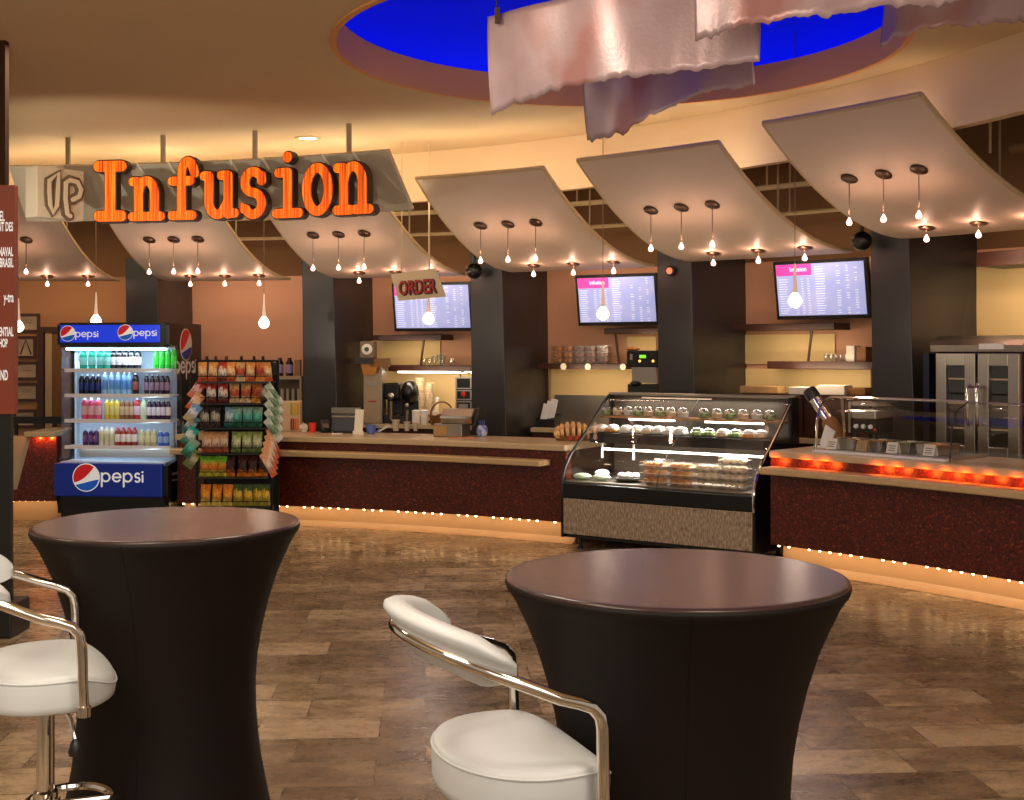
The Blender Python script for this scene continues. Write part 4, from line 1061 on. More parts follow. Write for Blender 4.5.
rows = [
 (0, 'top', 19.5, [('orange', 201.5), ('orange', 211), ('redwhite', 220.5), ('orange', 230), ('tanred', 239.5), ('orange', 249), ('ember', 259), ('orange', 267)]),
 (1, 'second', 20, [('redwhite', 210), ('redwhite', 222), ('tanred', 233.5), ('tanred', 244), ('ember', 254.5), ('darkfoil', 263.5)]),
 (2, 'third', 20.5, [('darkfoil', 203.5), ('darkfoil', 214), ('aqua', 228), ('silvergreen', 236), ('silvergreen', 246.5), ('silvergreen', 256)]),
 (3, 'fourth', 21, [('rust', 205), ('rust', 213.5), ('rust', 222.5), ('olive', 234.5), ('olive', 246), ('olive', 256)]),
 (4, 'fifth', 20.5, [('lime', 203), ('lime', 211.5), ('lime', 220), ('maroon', 229), ('maroon', 241), ('maroon', 251.5), ('maroon', 261.5)]),
 (5, 'lowest', 21.5, [('amber', 204), ('amber', 215), ('amber', 226), ('chequer', 237), ('chequer', 247), ('chequer', 256.5), ('chequer', 264.5)]),
]
CN = {'orange': 'orange', 'redwhite': 'red and white', 'tanred': 'tan and red', 'ember': 'dark orange', 'darkfoil': 'dark foil', 'aqua': 'pale blue', 'silvergreen': 'silver green', 'rust': 'rust coloured', 'olive': 'olive', 'lime': 'lime and orange', 'maroon': 'maroon and orange', 'amber': 'amber', 'chequer': 'yellow and dark green'}
for ri, wd, hp_, bs in rows:
    py = rot_rows[ri][0]
    for i, (k, px) in enumerate(bs):
        w = .088 if ri != 0 else .081; h = hp_*ry/F
        bag(k, w, h, .055, (RL.x+(px-197)*ry/F+.0, ry+.045, zr(py)-.004), '%s chip bag, %s from left, %s row of the snack rack' % (CN[k], ORD[i], wd), 'chip bags in the %s rack row' % wd, rx=-.10+random.uniform(-.05, .05), ry_=random.uniform(-.06, .06), rz=random.uniform(-.09, .09))
        # the bags behind each front bag
        if i % 2 == 0 and ri < 5:
            pass
# clipped bags at both sides
def side(kind, px, py, w, h, rz, ry_, lab, dy=0):
    v = at(px, py, ry+dy)
    bag(kind, w, h, .034, (v.x-math.sin(ry_)*h/2, v.y, v.z-math.cos(ry_)*h/2), lab, 'chip bags clipped to the rack sides', rx=-.15, ry_=ry_, rz=rz)
L5 = [('pinkfoil', 197, 390), ('peach', 195.5, 402), ('bluewhite', 193, 413), ('aqua', 191, 425), ('teal', 190, 436), ('silvergreen', 190.5, 448), ('olive', 192.5, 459)]
for i, (k, px, py) in enumerate(L5): side(k, px, py, .095, .17, .4, .65, '%s chip bag, %s from top, clipped at the left rack side' % (dict(pinkfoil='pink foil', peach='peach', bluewhite='blue and white', aqua='pale blue', teal='teal', silvergreen='silver green', olive='olive')[k], ORD[i]), -.03-.036*(i % 3))
for i in range(5): side('greenwhite', 272.5-.2*i, 394+9*i, .066, .235, -.25, -.72, 'green and white chip bag, %s from top, clipped at the right rack side' % ORD[i], -.06-.045*i)
for i in range(5): side('peach', 271.5-1.2*i, 441+6.0*i, .066, .235, -.25, -.42-.05*i, 'orange and white chip bag, %s below the green ones, right rack side' % ORD[i], -.06-.045*i)
# ================================================================ PASTRY DISPLAY CASE
KO = Vector((.41, 10.15, 0)); KA = -math.radians(34.5)
KU = Vector((math.cos(KA), math.sin(KA), 0)); KV = Vector((-math.sin(KA), math.cos(KA), 0)); KW = 1.675
def kx(px, v):
    k = (px-512)/F; return (k*(KO.y+v*KV.y)-KO.x-v*KV.x)/(KU.x-k*KU.y)
def kw(u, v, z): p = KO+KU*u+KV*v; return Vector((p.x, p.y, z))
dc = thing('pastry_display_case', 'glass fronted pastry display case with hammered metal base panel', 'display case', KO, KA)
PR = [(0, .545), (.012, .60), (.05, .675), (.11, .745), (.19, .81), (.30, .885), (.42, .972), (.56, 1.085), (.68, 1.18), (.75, 1.225), (.80, 1.245)]
MB().box(.01, KW-.01, .0, .03, .13, .42).build('base_panel', 'hammer', dc, smooth=False, bevel=.004)
MB().box(.02, KW-.02, .03, .80, .10, .55).build('plinth', 'dark', dc, smooth=False)
MB().box(0, KW, -.006, .06, .42, .545).build('lower_trim', 'black', dc, smooth=False, bevel=.01)
for u in (.10, KW-.10):
    for v in (.12, .70): MB().lathe([(.028, 0), (.028, .012), (.016, .02), (.016, .11), (0, .11)], cx=u, cy=v, n=12).build('leg', 'dark', dc)
gm = MB(); vs = []; fs = []
for q in range(2):
    u0, u1 = ((.02, KW/2+.02), (KW/2+.03, KW-.02))[q]
    o = len(vs)
    for v, z in PR: vs += [(u0, v, z), (u1, v, z)]
    for i in range(len(PR)-1): fs.append((o+2*i, o+2*i+1, o+2*i+3, o+2*i+2))
gm.add(vs, fs).build('front_glass', 'glass', dc, ang=60, recalc=False)
def endp(u, name, right):
    low = [(0, .10), (0, .545), (.05, .675), (.11, .745), (.19, .81), (.30, .885), (.80, .885), (.82, .10)]
    MB().prismx(low if right else [(0, .10), (0, .56), (.82, .56), (.82, .10)], u-.012, u+.012).build('end_panel', 'black', dc, smooth=False)
    MB().prismx([(v, z) for v, z in PR]+[(.80, .56), (0.0, .56)] if not right else [p for p in PR if p[1] >= .88]+[(.80, .885)], u-.003, u+.003).build('end_glass', 'glass', dc, smooth=False)
    MB().tube([(u, v, z) for v, z in [(0, .42)]+PR], .013, 8).build('edge_rail', 'chrome' if right else 'dark', dc)
endp(0, 'left', False); endp(KW, 'right', True)
MB().box(KW-.012, KW+.012, .70, .86, .88, 1.25).build('rear_post', 'black', dc, smooth=False)
MB().box(-.012, .012, .78, .86, .5, 1.25).build('rear_post', 'black', dc, smooth=False)
MB().tube([(KW/2+.025, v+.004, z-.004) for v, z in PR], .003, 6).build('glass_joint', 'dark', dc)
MB().box(-.01, KW+.01, .77, .88, 1.238, 1.262).build('top_rail', 'steel', dc, smooth=False, bevel=.004)
MB().box(.01, KW-.01, .83, .85, .55, 1.24).build('rear_doors', 'case_back', dc, smooth=False)
MB().box(.01, KW-.01, .03, .83, .545, .56).build('deck', 'steel', dc, smooth=False)
sh_ = MB().box(.02, KW-.02, .57, .82, 1.052, 1.066).build('shelf', 'woodbrown', dc, smooth=False)
MB().box(.30, .72, .575, .60, 1.038, 1.052).box(1.0, 1.5, .575, .60, 1.038, 1.052).build('light_tube', 'strip_warm', sh_, smooth=False)
sh_ = MB().box(.02, KW-.02, .40, .82, .85, .93).build('shelf', 'black', dc, smooth=False)
MB().box(.12, KW-.10, .43, .45, .79, .805).build('light_tube', 'strip_warm', sh_, smooth=False)
for x in (.12, .42): MB().box(x-.006, x+.006, .43, .45, .72, .85).build('tube_hanger', 'white_pl', sh_, smooth=False)
MB().box(.30, .95, .80, .815, 1.215, 1.225).build('light_tube', 'clear_stem', dc, smooth=False)
def kl(u, v, z, e, sx, col=(1, .93, .82)):
    p = kw(u, v, z); l = light('AREA', p, e, col, sx, kw(u, v+.12, z-.5), sy=.03); l.rotation_euler = (math.radians(-12), 0, KA); return l
kl(KW/2, .78, 1.222, 3, 1.4); kl(KW/2, .56, 1.035, 6, 1.4); kl(KW/2, .30, .82, 20, 1.4)
# goods: clear domed cups on the upper shelf
def dome(r, h, lab, contents):
    t = thing('salad_cup', lab, 'food cup', (0, 0, 0), KA)
    r = r*.9
    MB().lathe([(r*.82, 0), (r, h*.5), (0, h*.5)], n=18).build('filling', contents, t)
    MB().lathe([(r*.86, .0), (r*1.04, h*.52), (r*1.04, h*.56), (r*.9, h*.85), (r*.5, h), (0, h)], n=18, cap=False).build('lid', 'clear', t)
    MB().lathe([(r*.42, -.004), (0, -.004)], n=16, cap=False, X=Matrix.Translation((0, -r*.93, h*.62)) @ Matrix.Rotation(math.radians(-78), 4, 'X')).build('sticker', 'paper', t)
    return t
kinds = ['lettuce', 'pale_pastry', 'wrap', 'lettuce', 'pale_pastry']; cp = {}
ucs = [604, 615.5, 626, 636, 646, 658, 669, 681, 702, 715, 728, 741, 755, 768]
for i, px in enumerate(ucs):
    k = kinds[i % 5]; lab = '%s clear lidded food cup from the left on the upper shelf of the pastry case' % ORD[i]
    v = .66; u = kx(px, v)
    if k not in cp: cp[k] = dome(.052, .078, lab, k); r = cp[k]
    else: r = dup(cp[k], label=lab)
    r.location = kw(u, v+.04, 1.070); r['group'] = 'lidded food cups on the upper case shelf'
# wrapped goods on the middle shelf
def pack(lab, inside):
    t = thing('wrapped_sandwich', lab, 'wrapped food', (0, 0, 0), KA)
    rnd = random.Random(5); mb = MB(); mb.box(-.05, .05, -.05, .05, 0, .035); mb.v = [(x*(1 if z < .02 else .9), y, z+(.006 if x > 0 else 0)) for x, y, z in mb.v]
    mb.build('filling', inside, t, bevel=.012)
    mb = MB(); mb.ball((0, 0, .035), .055, 12, 8, (1, .95, .62)); mb.v = [(x+rnd.uniform(-.006, .006), y+rnd.uniform(-.006, .006), max(z, .001)) for x, y, z in mb.v]
    mb.build('wrapping', 'wrap' if inside != 'lettuce' else 'clear', t, ang=20)
    return t
pk = {}
for i, px in enumerate([601, 612.5, 626, 637, 648, 659, 670, 681, 697, 709, 723, 736, 749, 761]):
    inside = ['pale_pastry', 'pastry', 'wrap', 'wrap', 'pale_pastry', 'wrap', 'wrap', 'wrap', 'lettuce', 'lettuce', 'pale_pastry', 'lettuce', 'pastry', 'pale_pastry'][i]
    lab = '%s wrapped sandwich from the left on the middle shelf of the pastry case' % ORD[i]
    v = .50+.03*(i % 2); u = kx(px, v)
    if inside not in pk: pk[inside] = pack(lab, inside); r = pk[inside]
    else: r = dup(pk[inside], label=lab)
    r.location = kw(u, v, .932); r['group'] = 'wrapped food on the middle case shelf'
# pastries in clear boxes on the deck
def clam(lab, inner, w=.205, d=.18, h=.060):
    t = thing('pastry_box', lab, 'pastry box', (0, 0, 0), KA)
    mb = MB(); rnd = random.Random(11)
    for q in range(3): mb.ball((-w*.3+q*w*.3, rnd.uniform(-.01, .01), h*.46), w*.185, 12, 8, (1, 1.9*d/w*.75, .72))
    mb.build('pastry', inner, t)
    mb = MB(); mb.box(-w/2, w/2, -d/2, d/2, .002, h-.002)
    mb.build('clear_box', 'clear', t, smooth=False)
    mb = MB(); mb.tube([(-w/2, -d/2, h*.5), (w/2, -d/2, h*.5), (w/2, d/2, h*.5), (-w/2, d/2, h*.5)], .002, 5, True); mb.build('rim', 'wrap', t)
    return t
cb = {}
for c, (px, n, inner) in enumerate(((656, 3, 'pastry'), (682, 3, 'pastry'), (709, 3, 'pale_pastry'), (735, 4, 'pale_pastry'))):
    for k in range(n):
        v = .17+.02*k+(.07 if k == 3 else 0); u = kx(px, v)
        if c == 3: u = min(u, KW-.135)
        lab = '%s box up in the %s stack of boxed pastries from the left in the case' % (['lowest', 'second', 'third', 'topmost'][k], ORD[c])
        if inner not in cb: cb[inner] = clam(lab, inner); r = cb[inner]
        else: r = dup(cb[inner], label=lab)
        r.location = kw(u, v, .561+.061*k); r['group'] = 'boxed pastries on the case deck'
for i, (px, rowv) in enumerate(((577, .12), (594, .13))):
    u = max(.09, kx(px, rowv)) if i == 0 else .27
    o = MB().ball((0, 0, .028), .08, 16, 8, (1, .8, .34)).build('mint_packet', 'mint'); o.location = kw(u, rowv+.05, .56); o.rotation_euler = (0, 0, KA)
    tag(o, ['flat pale green packet at the left end of the case deck', 'flat pale green packet beside the white cake tray'][i], 'packet', 'pale green packets')
u = .485; t = thing('cake_tray', 'black tray of white iced cakes between the green packets and the pastry boxes', 'tray', kw(u, .24, .562), KA)
MB().lathe([(.10, 0), (.125, .03), (.12, .034), (0, .012)], n=24).build('tray', 'dark', t)
mb = MB()
for k in range(7): a = 2*PI*k/6; mb.ball((.065*math.cos(a)*(k < 6), .065*math.sin(a)*(k < 6), .045), .036, 10, 6, (1, 1, .7))
mb.build('icing', 'wrap', t)
o = MB().ball((0, 0, .035), .06, 14, 8, (1.1, 1, .55)).build('wrapped_roll', 'wrap'); o.location = kw(.13, .42, .56); tag(o, 'white wrapped roll behind the green packets in the case', 'wrapped food')

# ================================================================ RIGHT COUNTER: SNEEZE GLASS AND GOODS
ZR = .89
a0 = ray(817, 9.12)[2]; a1 = ray(951, 9.12)[2]
base = pol((a0+a1)/2, 9.2, ZR)
sgd = thing('sneeze_guard', 'curved glass sneeze guard on the right counter', 'sneeze guard', base)
def rel(mb): mb.v = [tuple(Vector(v)-base) for v in mb.v]; return mb
def gl(p0, p1, nm):
    mb = MB(); n = 8
    for i in range(n+1):
        p = p0+(p1-p0)*i/n
        for R, z in ((9.10, ZR+.012), (9.12, ZR+.22), (9.17, ZR+.33), (9.30, ZR+.385)): mb.v.append(tuple(pol(p, R, z)))
    for i in range(n):
        for k in range(3): a = i*4+k; mb.f.append((a, a+4, a+5, a+1)); mb.mi.append(0)
    rel(mb).build(nm, 'glass2', sgd, ang=60, recalc=False)
gl(a0, a1, 'front_pane'); gl(a1+.08, 60, 'front_pane')
rel(MB().tube([pol(a0+(a1-a0)*i/8, 9.30, ZR+.39) for i in range(9)], .009, 6)).build('top_rail', 'chrome', sgd)
rel(MB().tube([pol(a1+(60-a1)*i/8, 9.30, ZR+.385) for i in range(9)], .006, 6)).build('top_rail', 'steel', sgd)
rel(MB().tube([pol(a0, R, z) for R, z in ((9.10, ZR), (9.12, ZR+.22), (9.17, ZR+.33), (9.24, ZR+.37), (9.32, ZR+.39), (9.45, ZR+.37), (9.5, ZR))], .010, 8)).build('end_frame', 'chrome', sgd)
rel(MB().tube([pol(a1+.04, R, z) for R, z in ((9.10, ZR), (9.12, ZR+.22), (9.17, ZR+.33), (9.30, ZR+.385))], .005, 6)).build('pane_joint', 'dark', sgd)
rel(MB().arc(9.06, 9.13, ZR, ZR+.014, a0, a1, 8)).build('base_strip', 'white_pl', sgd)
rel(MB().arc(9.16, 9.62, ZR, ZR+.018, a0+.4, a1-.3, 8)).build('cold_plate', 'steel', sgd)
def onr(px, R, z=ZR+.0215):
    X, Y, ph = ray(px, R); return Vector((X, Y, z)), -math.radians(ph)
sgd.location.z += .0015
# price cards
for i, px in enumerate((830.5, 860.5, 891, 928)):
    p, rz = onr(px, 9.165); t = thing('price_card', '%s small price card from the left behind the sneeze glass' % ORD[i], 'price card', p, rz, 'price cards behind the sneeze glass')
    MB().prismx([(0, 0), (.025, .075), (.029, .075), (.06, 0), (.056, 0), (.027, .068), (.004, 0)], -.042, .042).build('card', 'cardboard' if i == 1 else 'paper', t, smooth=False)
    mb = MB(); X = Matrix.Translation((0, -.0015, 0)) @ Matrix.Rotation(math.radians(-18.4), 4, 'X')
    for q, w in enumerate((.03, .024, .028)): mb.box(-w, w, -.001, 0, .05-.016*q, .056-.016*q, X)
    mb.build('print', 'logodark', t, smooth=False)
# pans of food
for i, (px, m) in enumerate(((853, 'cardboard'), (880, 'muffin'), (908, 'lettuce'), (938, 'pastry'))):
    p, rz = onr(px, 9.37); t = thing('food_pan', ['shallow food pan of folded papers, leftmost behind the sneeze glass', 'shallow food pan of brown crumbs below the grill', 'shallow food pan of green salad behind the sneeze glass', 'shallow food pan of pastry, rightmost behind the sneeze glass'][i], 'food pan', p, rz, 'food pans behind the sneeze glass')
    MB().prism([(-.10, .0), (-.12, .07), (-.113, .07), (-.095, .008), (.095, .008), (.113, .07), (.12, .07), (.10, 0)], -.12, .12).box(-.1, .1, -.124, -.118, 0, .07).box(-.1, .1, .118, .124, 0, .07).build('pan', 'steel', t, smooth=False)
    t.scale = (.80, 1, 1)
    rnd = random.Random(i); mb = MB()
    for q in range(14): mb.ball((rnd.uniform(-.075, .075), rnd.uniform(-.09, .09), .05), .03, 8, 5, (1, 1, .6))
    mb.build('filling', m, t)
# white angled card holder
p, rz = onr(824, 9.28); t = thing('menu_holder', 'white angled menu holder at the left end of the sneeze glass', 'menu holder', p, rz-.3)
X = Matrix.Rotation(math.radians(24), 4, 'Y')
MB().box(-.05, .06, -.004, .004, 0, .16, X).box(-.06, .07, -.05, .05, 0, .01).build('stand', 'white_pl', t, smooth=False)
# leaning cylinder with a black cap
p, rz = onr(829, 9.585, ZR+.052)
t = thing('canister', 'leaning steel and brown cylinder with black cap behind the sneeze glass', 'canister', p, rz)
X = Matrix.Translation((.10, 0, 0)) @ Matrix.Rotation(math.radians(-36), 4, 'Y')
MB().lathe([(.05, 0), (.062, .03), (.062, .17), (.05, .19), (0, .19)], n=24, X=X).build('base', 'woodbrown', t)
MB().lathe([(.046, .19), (.046, .39), (0, .39)], n=24, X=X).build('barrel', 'chrome', t)
MB().lathe([(.052, .38), (.054, .40), (.054, .455), (.045, .47), (0, .47)], n=24, X=X).build('cap', 'dark', t)
MB().box(.00, .165, -.06, .06, -.032, .03).build('cradle', 'cardboard', t, smooth=False, bevel=.006)
# contact grill
p, rz = onr(871, 9.63)
t = thing('contact_grill', 'grey contact grill with knobs behind the sneeze glass', 'grill', p+Vector((0, 0, .0)), rz)
for sx in (-.08, .08):
    for sy in (-.08, .1): MB().lathe([(.014, 0), (.014, .10)], cx=sx, cy=sy, n=8).build('foot', 'dark', t)
MB().box(-.10, .10, -.10, .14, .10, .20).build('body', 'dark', t, smooth=False, bevel=.008)
MB().box(-.105, .105, -.11, .14, .20, .275).build('lid', 'steel', t, smooth=False, bevel=.012)
MB().box(-.12, -.10, -.12, .14, .10, .33).build('side_plate', 'steel', t, smooth=False, bevel=.004)
MB().box(-.10, .10, -.09, .12, .30, .33).build('upper_plate', 'steel', t, smooth=False)
for x in (-.06, 0.0, .06): MB().lathe([(.018, -.0), (.016, .015), (0, .015)], n=14, X=Matrix.Translation((x, -.10, .15)) @ Matrix.Rotation(math.radians(90), 4, 'X')).build('knob', 'white_pl', t)
MB().ball((.095, -.105, .13), .010, 8, 6).build('pilot_lamp', 'red', t)

# ================================================================ STEEL OVEN
M['void_black'] = mat('cavity_black', srgb(16, 12, 11), .9)
X0, Y0_, p0 = ray(936, 10.0); X1, Y1_, p1 = ray(1022, 10.0)
ow = math.hypot(X1-X0, Y1_-Y0_); orz = math.atan2(Y1_-Y0_, X1-X0)
ov = thing('double_door_oven', 'tall steel double door oven with glass windows at the right edge', 'oven', (X0, Y0_, 0), orz)
MB().box(0, ow, .03, .62, .10, 1.66).build('carcass', 'navy_steel', ov, smooth=False)
MB().prismx([(-.03, 1.61), (-.035, 1.66), (-.01, 1.70), (.10, 1.73), (.62, 1.73), (.62, 1.61)], -.03, ow+.03).build('hood', 'steel', ov, smooth=False, bevel=.004)
MB().box(ow*.55, ow*.83, -.042, -.034, 1.63, 1.67).build('nameplate', 'white_pl', ov, smooth=False)
for sx in (.04, ow-.04):
    for y in (.08, .56): MB().lathe([(.025, 0), (.025, .10)], cx=sx, cy=y, n=10).build('foot', 'dark', ov)
for q in range(2):
    x0 = .01+q*(ow/2); x1 = x0+ow/2-.02; b = .085
    d = MB()
    for zb, zt in ((.86, 1.60),):
        d.box(x0, x0+b, -.02, .03, zb, zt); d.box(x1-b, x1, -.02, .03, zb, zt); d.box(x0+b, x1-b, -.02, .03, zb, zb+.07); d.box(x0+b, x1-b, -.02, .03, zt-.09, zt)
    dd = d.build('door', 'steel', ov, smooth=False, bevel=.004)
    MB().box(x0+b, x1-b, -.002, .004, .93, 1.51).build('window', 'glass', dd, smooth=False)
    hx = x1-.028 if q == 0 else x0+.028
    MB().tube([(hx, -.02, 1.36), (hx, -.06, 1.375), (hx, -.075, 1.34), (hx, -.075, 1.12), (hx, -.06, 1.085), (hx, -.02, 1.10)], .013, 10).build('handle', 'chrome', dd)
    d = MB(); zb, zt = .12, .83
    d.box(x0, x0+b, -.02, .03, zb, zt); d.box(x1-b, x1, -.02, .03, zb, zt); d.box(x0+b, x1-b, -.02, .03, zb, zb+.07); d.box(x0+b, x1-b, -.02, .03, zt-.09, zt)
    dd = d.build('door', 'steel', ov, smooth=False, bevel=.004)
    MB().box(x0+b, x1-b, -.002, .004, .19, .74).build('window', 'black', dd, smooth=False)
    MB().box((x0+x1)/2-.06, (x0+x1)/2+.06, -.045, -.02, .785, .81).build('handle', 'chrome', dd, smooth=False)
mb = MB()
mb.box(.02, ow-.02, .005, .008, .86, 1.6)
mb = MB()
for z in (1.42, 1.24, 1.06): mb.box(.05, ow-.05, .012, .028, z-.012, z)
mb.build('rack_edge', 'ledge', ov, smooth=False)
MB().box(.03, ow-.03, .0285, .031, .9, 1.56).build('cavity_dark', 'void_black', ov, smooth=False)  # thin dark sheet standing in for the oven's unlit inside
o = MB().box(0, .05, 0, .5, .1, 1.6).build('gap_strip', 'navy_steel', smooth=False); o.location = (X0-.10*math.cos(orz), Y0_-.10*math.sin(orz)+.02, 0); o.rotation_euler = (0, 0, orz); tag(o, 'dark blue strip filling in the dark gap between the pillar and the steel oven', 'upright')  # added strip, coloured dark for the shaded gap beside the oven

# ================================================================ FRONT COUNTER GOODS (left counter, top at .84)
ZL = .84
def onl(px, py):
    Y = (EYE-ZL)*F/(py-HOR); X = (px-512)/F*Y
    return Vector((X, Y, ZL+.0015)), Y/F, -math.atan2(X-CX, Y-CY)
# boxes of tubes
for k in range(2):
    p, s, rz = onl(291, 432); w, h = 18*s, 15.4*s
    t = thing('merchandise_box', ['tan box of red tubes beside the chip rack, lower of two', 'tan box of yellow tubes beside the chip rack, on top of another'][k], 'box', p+Vector((0, 0, h*k)), 0, 'tan boxes of coloured tubes')
    MB().box(-w/2, w/2, 0, .12, 0, h).build('carton', 'plate', t, smooth=False, bevel=.003)
    mb = MB()
    for q in range(4): mb.use(q).box(-w*.02+q*w*.125, w*.06+q*w*.125, -.008, 0, h*.12, h*(.86 if k == 0 else .9))
    cols = [[(140, 40, 60), (170, 50, 60), (226, 100, 40), (236, 120, 30)], [(170, 170, 60), (226, 190, 60), (236, 170, 40), (200, 150, 30)]][k]
    ms = []
    for c in cols:
        key = 'tube%d_%d_%d' % c; M[key] = mat(key, srgb(*c), .4); ms.append(key)
    mb.build('tubes', ms, t, smooth=False)
p, s, rz = onl(312.5, 432.5)
t = thing('cup', 'red plastic cup on the counter right of the tan boxes', 'cup', p); MB().lathe([(.030, 0), (.036, .09), (.033, .09), (.028, .01), (0, .01)], n=18).build('body', 'red', t)
p, s, rz = onl(304, 432.5)
rnd = random.Random(3); mb = MB().ball((0, 0, .035), .04, 12, 8); mb.v = [(x+rnd.uniform(-.012, .012), y+rnd.uniform(-.012, .012), max(0, z+rnd.uniform(-.008, .02))) for x, y, z in mb.v]
o = mb.build('paper_bag', 'paper', ang=15); o.location = p; tag(o, 'crumpled white paper between the tan boxes and the red cup', 'paper')
p, s, rz = onl(325, 432.5)
t = thing('card_reader', 'small black card reader left of the register screen', 'card reader', p, .4)
MB().prismx([(-.05, 0), (-.06, .02), (.02, .12), (.05, .12), (.06, 0)], -.045, .045).build('body', 'dark', t, bevel=.006)
MB().box(-.03, .03, -.002, 0, 0, .05, Matrix.Translation((0, -.045, .045)) @ Matrix.Rotation(math.radians(-38), 4, 'X')).build('display', 'logodark', t, smooth=False)
p, s, rz = onl(344, 433.5); w, h = 27*s, 25*s
t = thing('register_screen', 'dark register screen with silver bars, left of the cream card stand', 'register', p, -.12)
MB().prismx([(0, .02), (.05, h), (.12, h), (.14, .02)], -w/2, w/2).build('housing', 'dark', t, smooth=False, bevel=.006)
MB().box(-w/2-.005, w/2+.005, .03, .125, h-.05, h+.004).box(-w/2, w/2, .015, .05, h*.62, h*.70).build('silver_bar', 'steel', t, smooth=False, bevel=.006)
MB().box(-w*.4, w*.4, 0, .16, 0, .025).build('base', 'dark', t, smooth=False)
p, s, rz = onl(358, 434.5); w, h = 8.5*s, 25*s
t = thing('card_stand', 'upright cream card stand right of the register screen', 'card stand', p, .15)
X = Matrix.Rotation(math.radians(4), 4, 'Y')
MB().box(-w/2, w/2, -.006, .006, 0, h, X).build('card', 'signend', t, smooth=False); MB().box(-w*.62, w*.62, -.03, .03, 0, .03).build('foot', 'paper', t, smooth=False)
p, s, rz = onl(371, 434)
t = thing('blue_mug', 'blue glazed mug holding a grey card, left of the coffee brewers', 'mug', p, 0)
MB().lathe([(.032, 0), (.044, .03), (.046, .085), (.042, .085), (.038, .01), (0, .01)], n=20).build('cup', 'bluecup', t)
MB().tube([(.043, 0, .07), (.075, 0, .065), (.078, 0, .035), (.042, 0, .02)], .007, 6).build('handle', 'bluecup', t)
o = MB().box(-.008, .008, -.03, .03, 0, .12, Matrix.Rotation(math.radians(60), 4, 'Y')).build('grey_card', 'steel', smooth=False); o.location = p+Vector((.068, .03, .02)); tag(o, 'small grey card leaning beside the blue mug', 'card')
# receipt register, right
p, s, rz = onl(450, 437); 
t = thing('cash_register', 'grey cash register with sloped silver hood beside the blue cup', 'register', p, -.30)
MB().box(-.155, .12, -.02, .22, 0, .115).build('drawer_box', 'steel', t, smooth=False, bevel=.006)
MB().box(-.150, -.02, -.026, -.018, .015, .10).build('tan_front', 'cardboard', t, smooth=False)
MB().prismx([(.06, .115), (.04, .17), (.12, .25), (.24, .25), (.27, .115)], -.11, .19).build('hood', 'steel', t, smooth=False, bevel=.01)
MB().prismx([(.05, .10), (.20, .26), (.28, .24), (.28, .10)], .19, .22).build('side_cheek', 'dark', t, smooth=False)
MB().box(-.11, .19, .035, .07, .165, .185).build('silver_bar', 'chrome', t, smooth=False)
p, s, rz = onl(482, 436.5)
t = thing('blue_cup', 'blue and white patterned cup holding cutlery beside the cash register', 'cup', p, 0)
MB().lathe([(.035, 0), (.052, .03), (.050, .075), (.036, .10), (.032, .10), (.045, .07), (.03, .01), (0, .01)], n=20).build('pot', 'bluewhite', t)
for q in range(4): MB().tube([(-.01+.008*q, 0, .05), (-.03+.018*q, .01*q, .145)], .004, 6).build('cutlery', 'bluecup', t)
o = MB().box(-.12, .12, -.05, .05, 0, .004).build('paper_slip', 'pastry', smooth=False); M['slip'] = mat('slip', srgb(214, 130, 80), .7); o.data.materials[0] = M['slip']; o.location = onl(462, 438)[0]; tag(o, 'flat orange paper slip in front of the cash register', 'paper')
o = MB().box(-.05, .05, -.03, .03, 0, .01).build('paper_slip', 'paper', smooth=False, bevel=.003); o.location = onl(337, 434.5)[0]; tag(o, 'small white slip in front of the register screen', 'paper')
# basket of rolls
p, s, rz = onl(573, 440); p.z = ZL+.0015
t = thing('bread_basket', 'low woven basket holding striped rolls beside the pastry case', 'basket', p, 0)
mb = MB().lathe([(.15, 0), (.165, .045), (.158, .045), (.145, .008), (0, .008)], n=32); mb.build('bowl', 'woodbrown', t)
for q in range(2): MB().box(-.045+.055*q, -.015+.055*q, -.172, -.166, .012, .05).build('red_tag', 'redletter', t, smooth=False)
for i in range(9):
    a = -72+18*i; ar = math.radians(a)
    o = rollp.copy() if i else None
    if i == 0:
        mb = MB(); pts = [(0, -.11*math.cos(PI*k/12), .10*math.sin(PI*k/12)) for k in range(13)]
        mb.tube(pts, [.014+.020*math.sin(PI*k/12) for k in range(13)], 10); rollp = mb.build('bread_roll', 'bread'); o = rollp
    else: COL.objects.link(o)
    hgt = .9*math.cos(ar)**.5 if abs(a) < 89 else .2
    o.location = p+Vector((.125*math.sin(ar), 0, .02)); o.scale = (1, 1, .45+.62*math.cos(ar)); o.rotation_euler = (0, ar*.35, .25*math.sin(ar))
    o.scale.x = .68; o.scale.y = .9; tag(o, '%s striped bread roll from the left in the basket' % ORD[i], 'bread roll', 'striped bread rolls in the basket')

# ================================================================ BACK COUNTER GOODS (top at .88)
ZB = .88
def onb(px, R=10.55): X, Y, ph = ray(px, R); return Vector((X, Y, ZB+.0015)), Y/F, -math.radians(ph), Y
def hz(py, Y): return zz(py, Y)-ZB
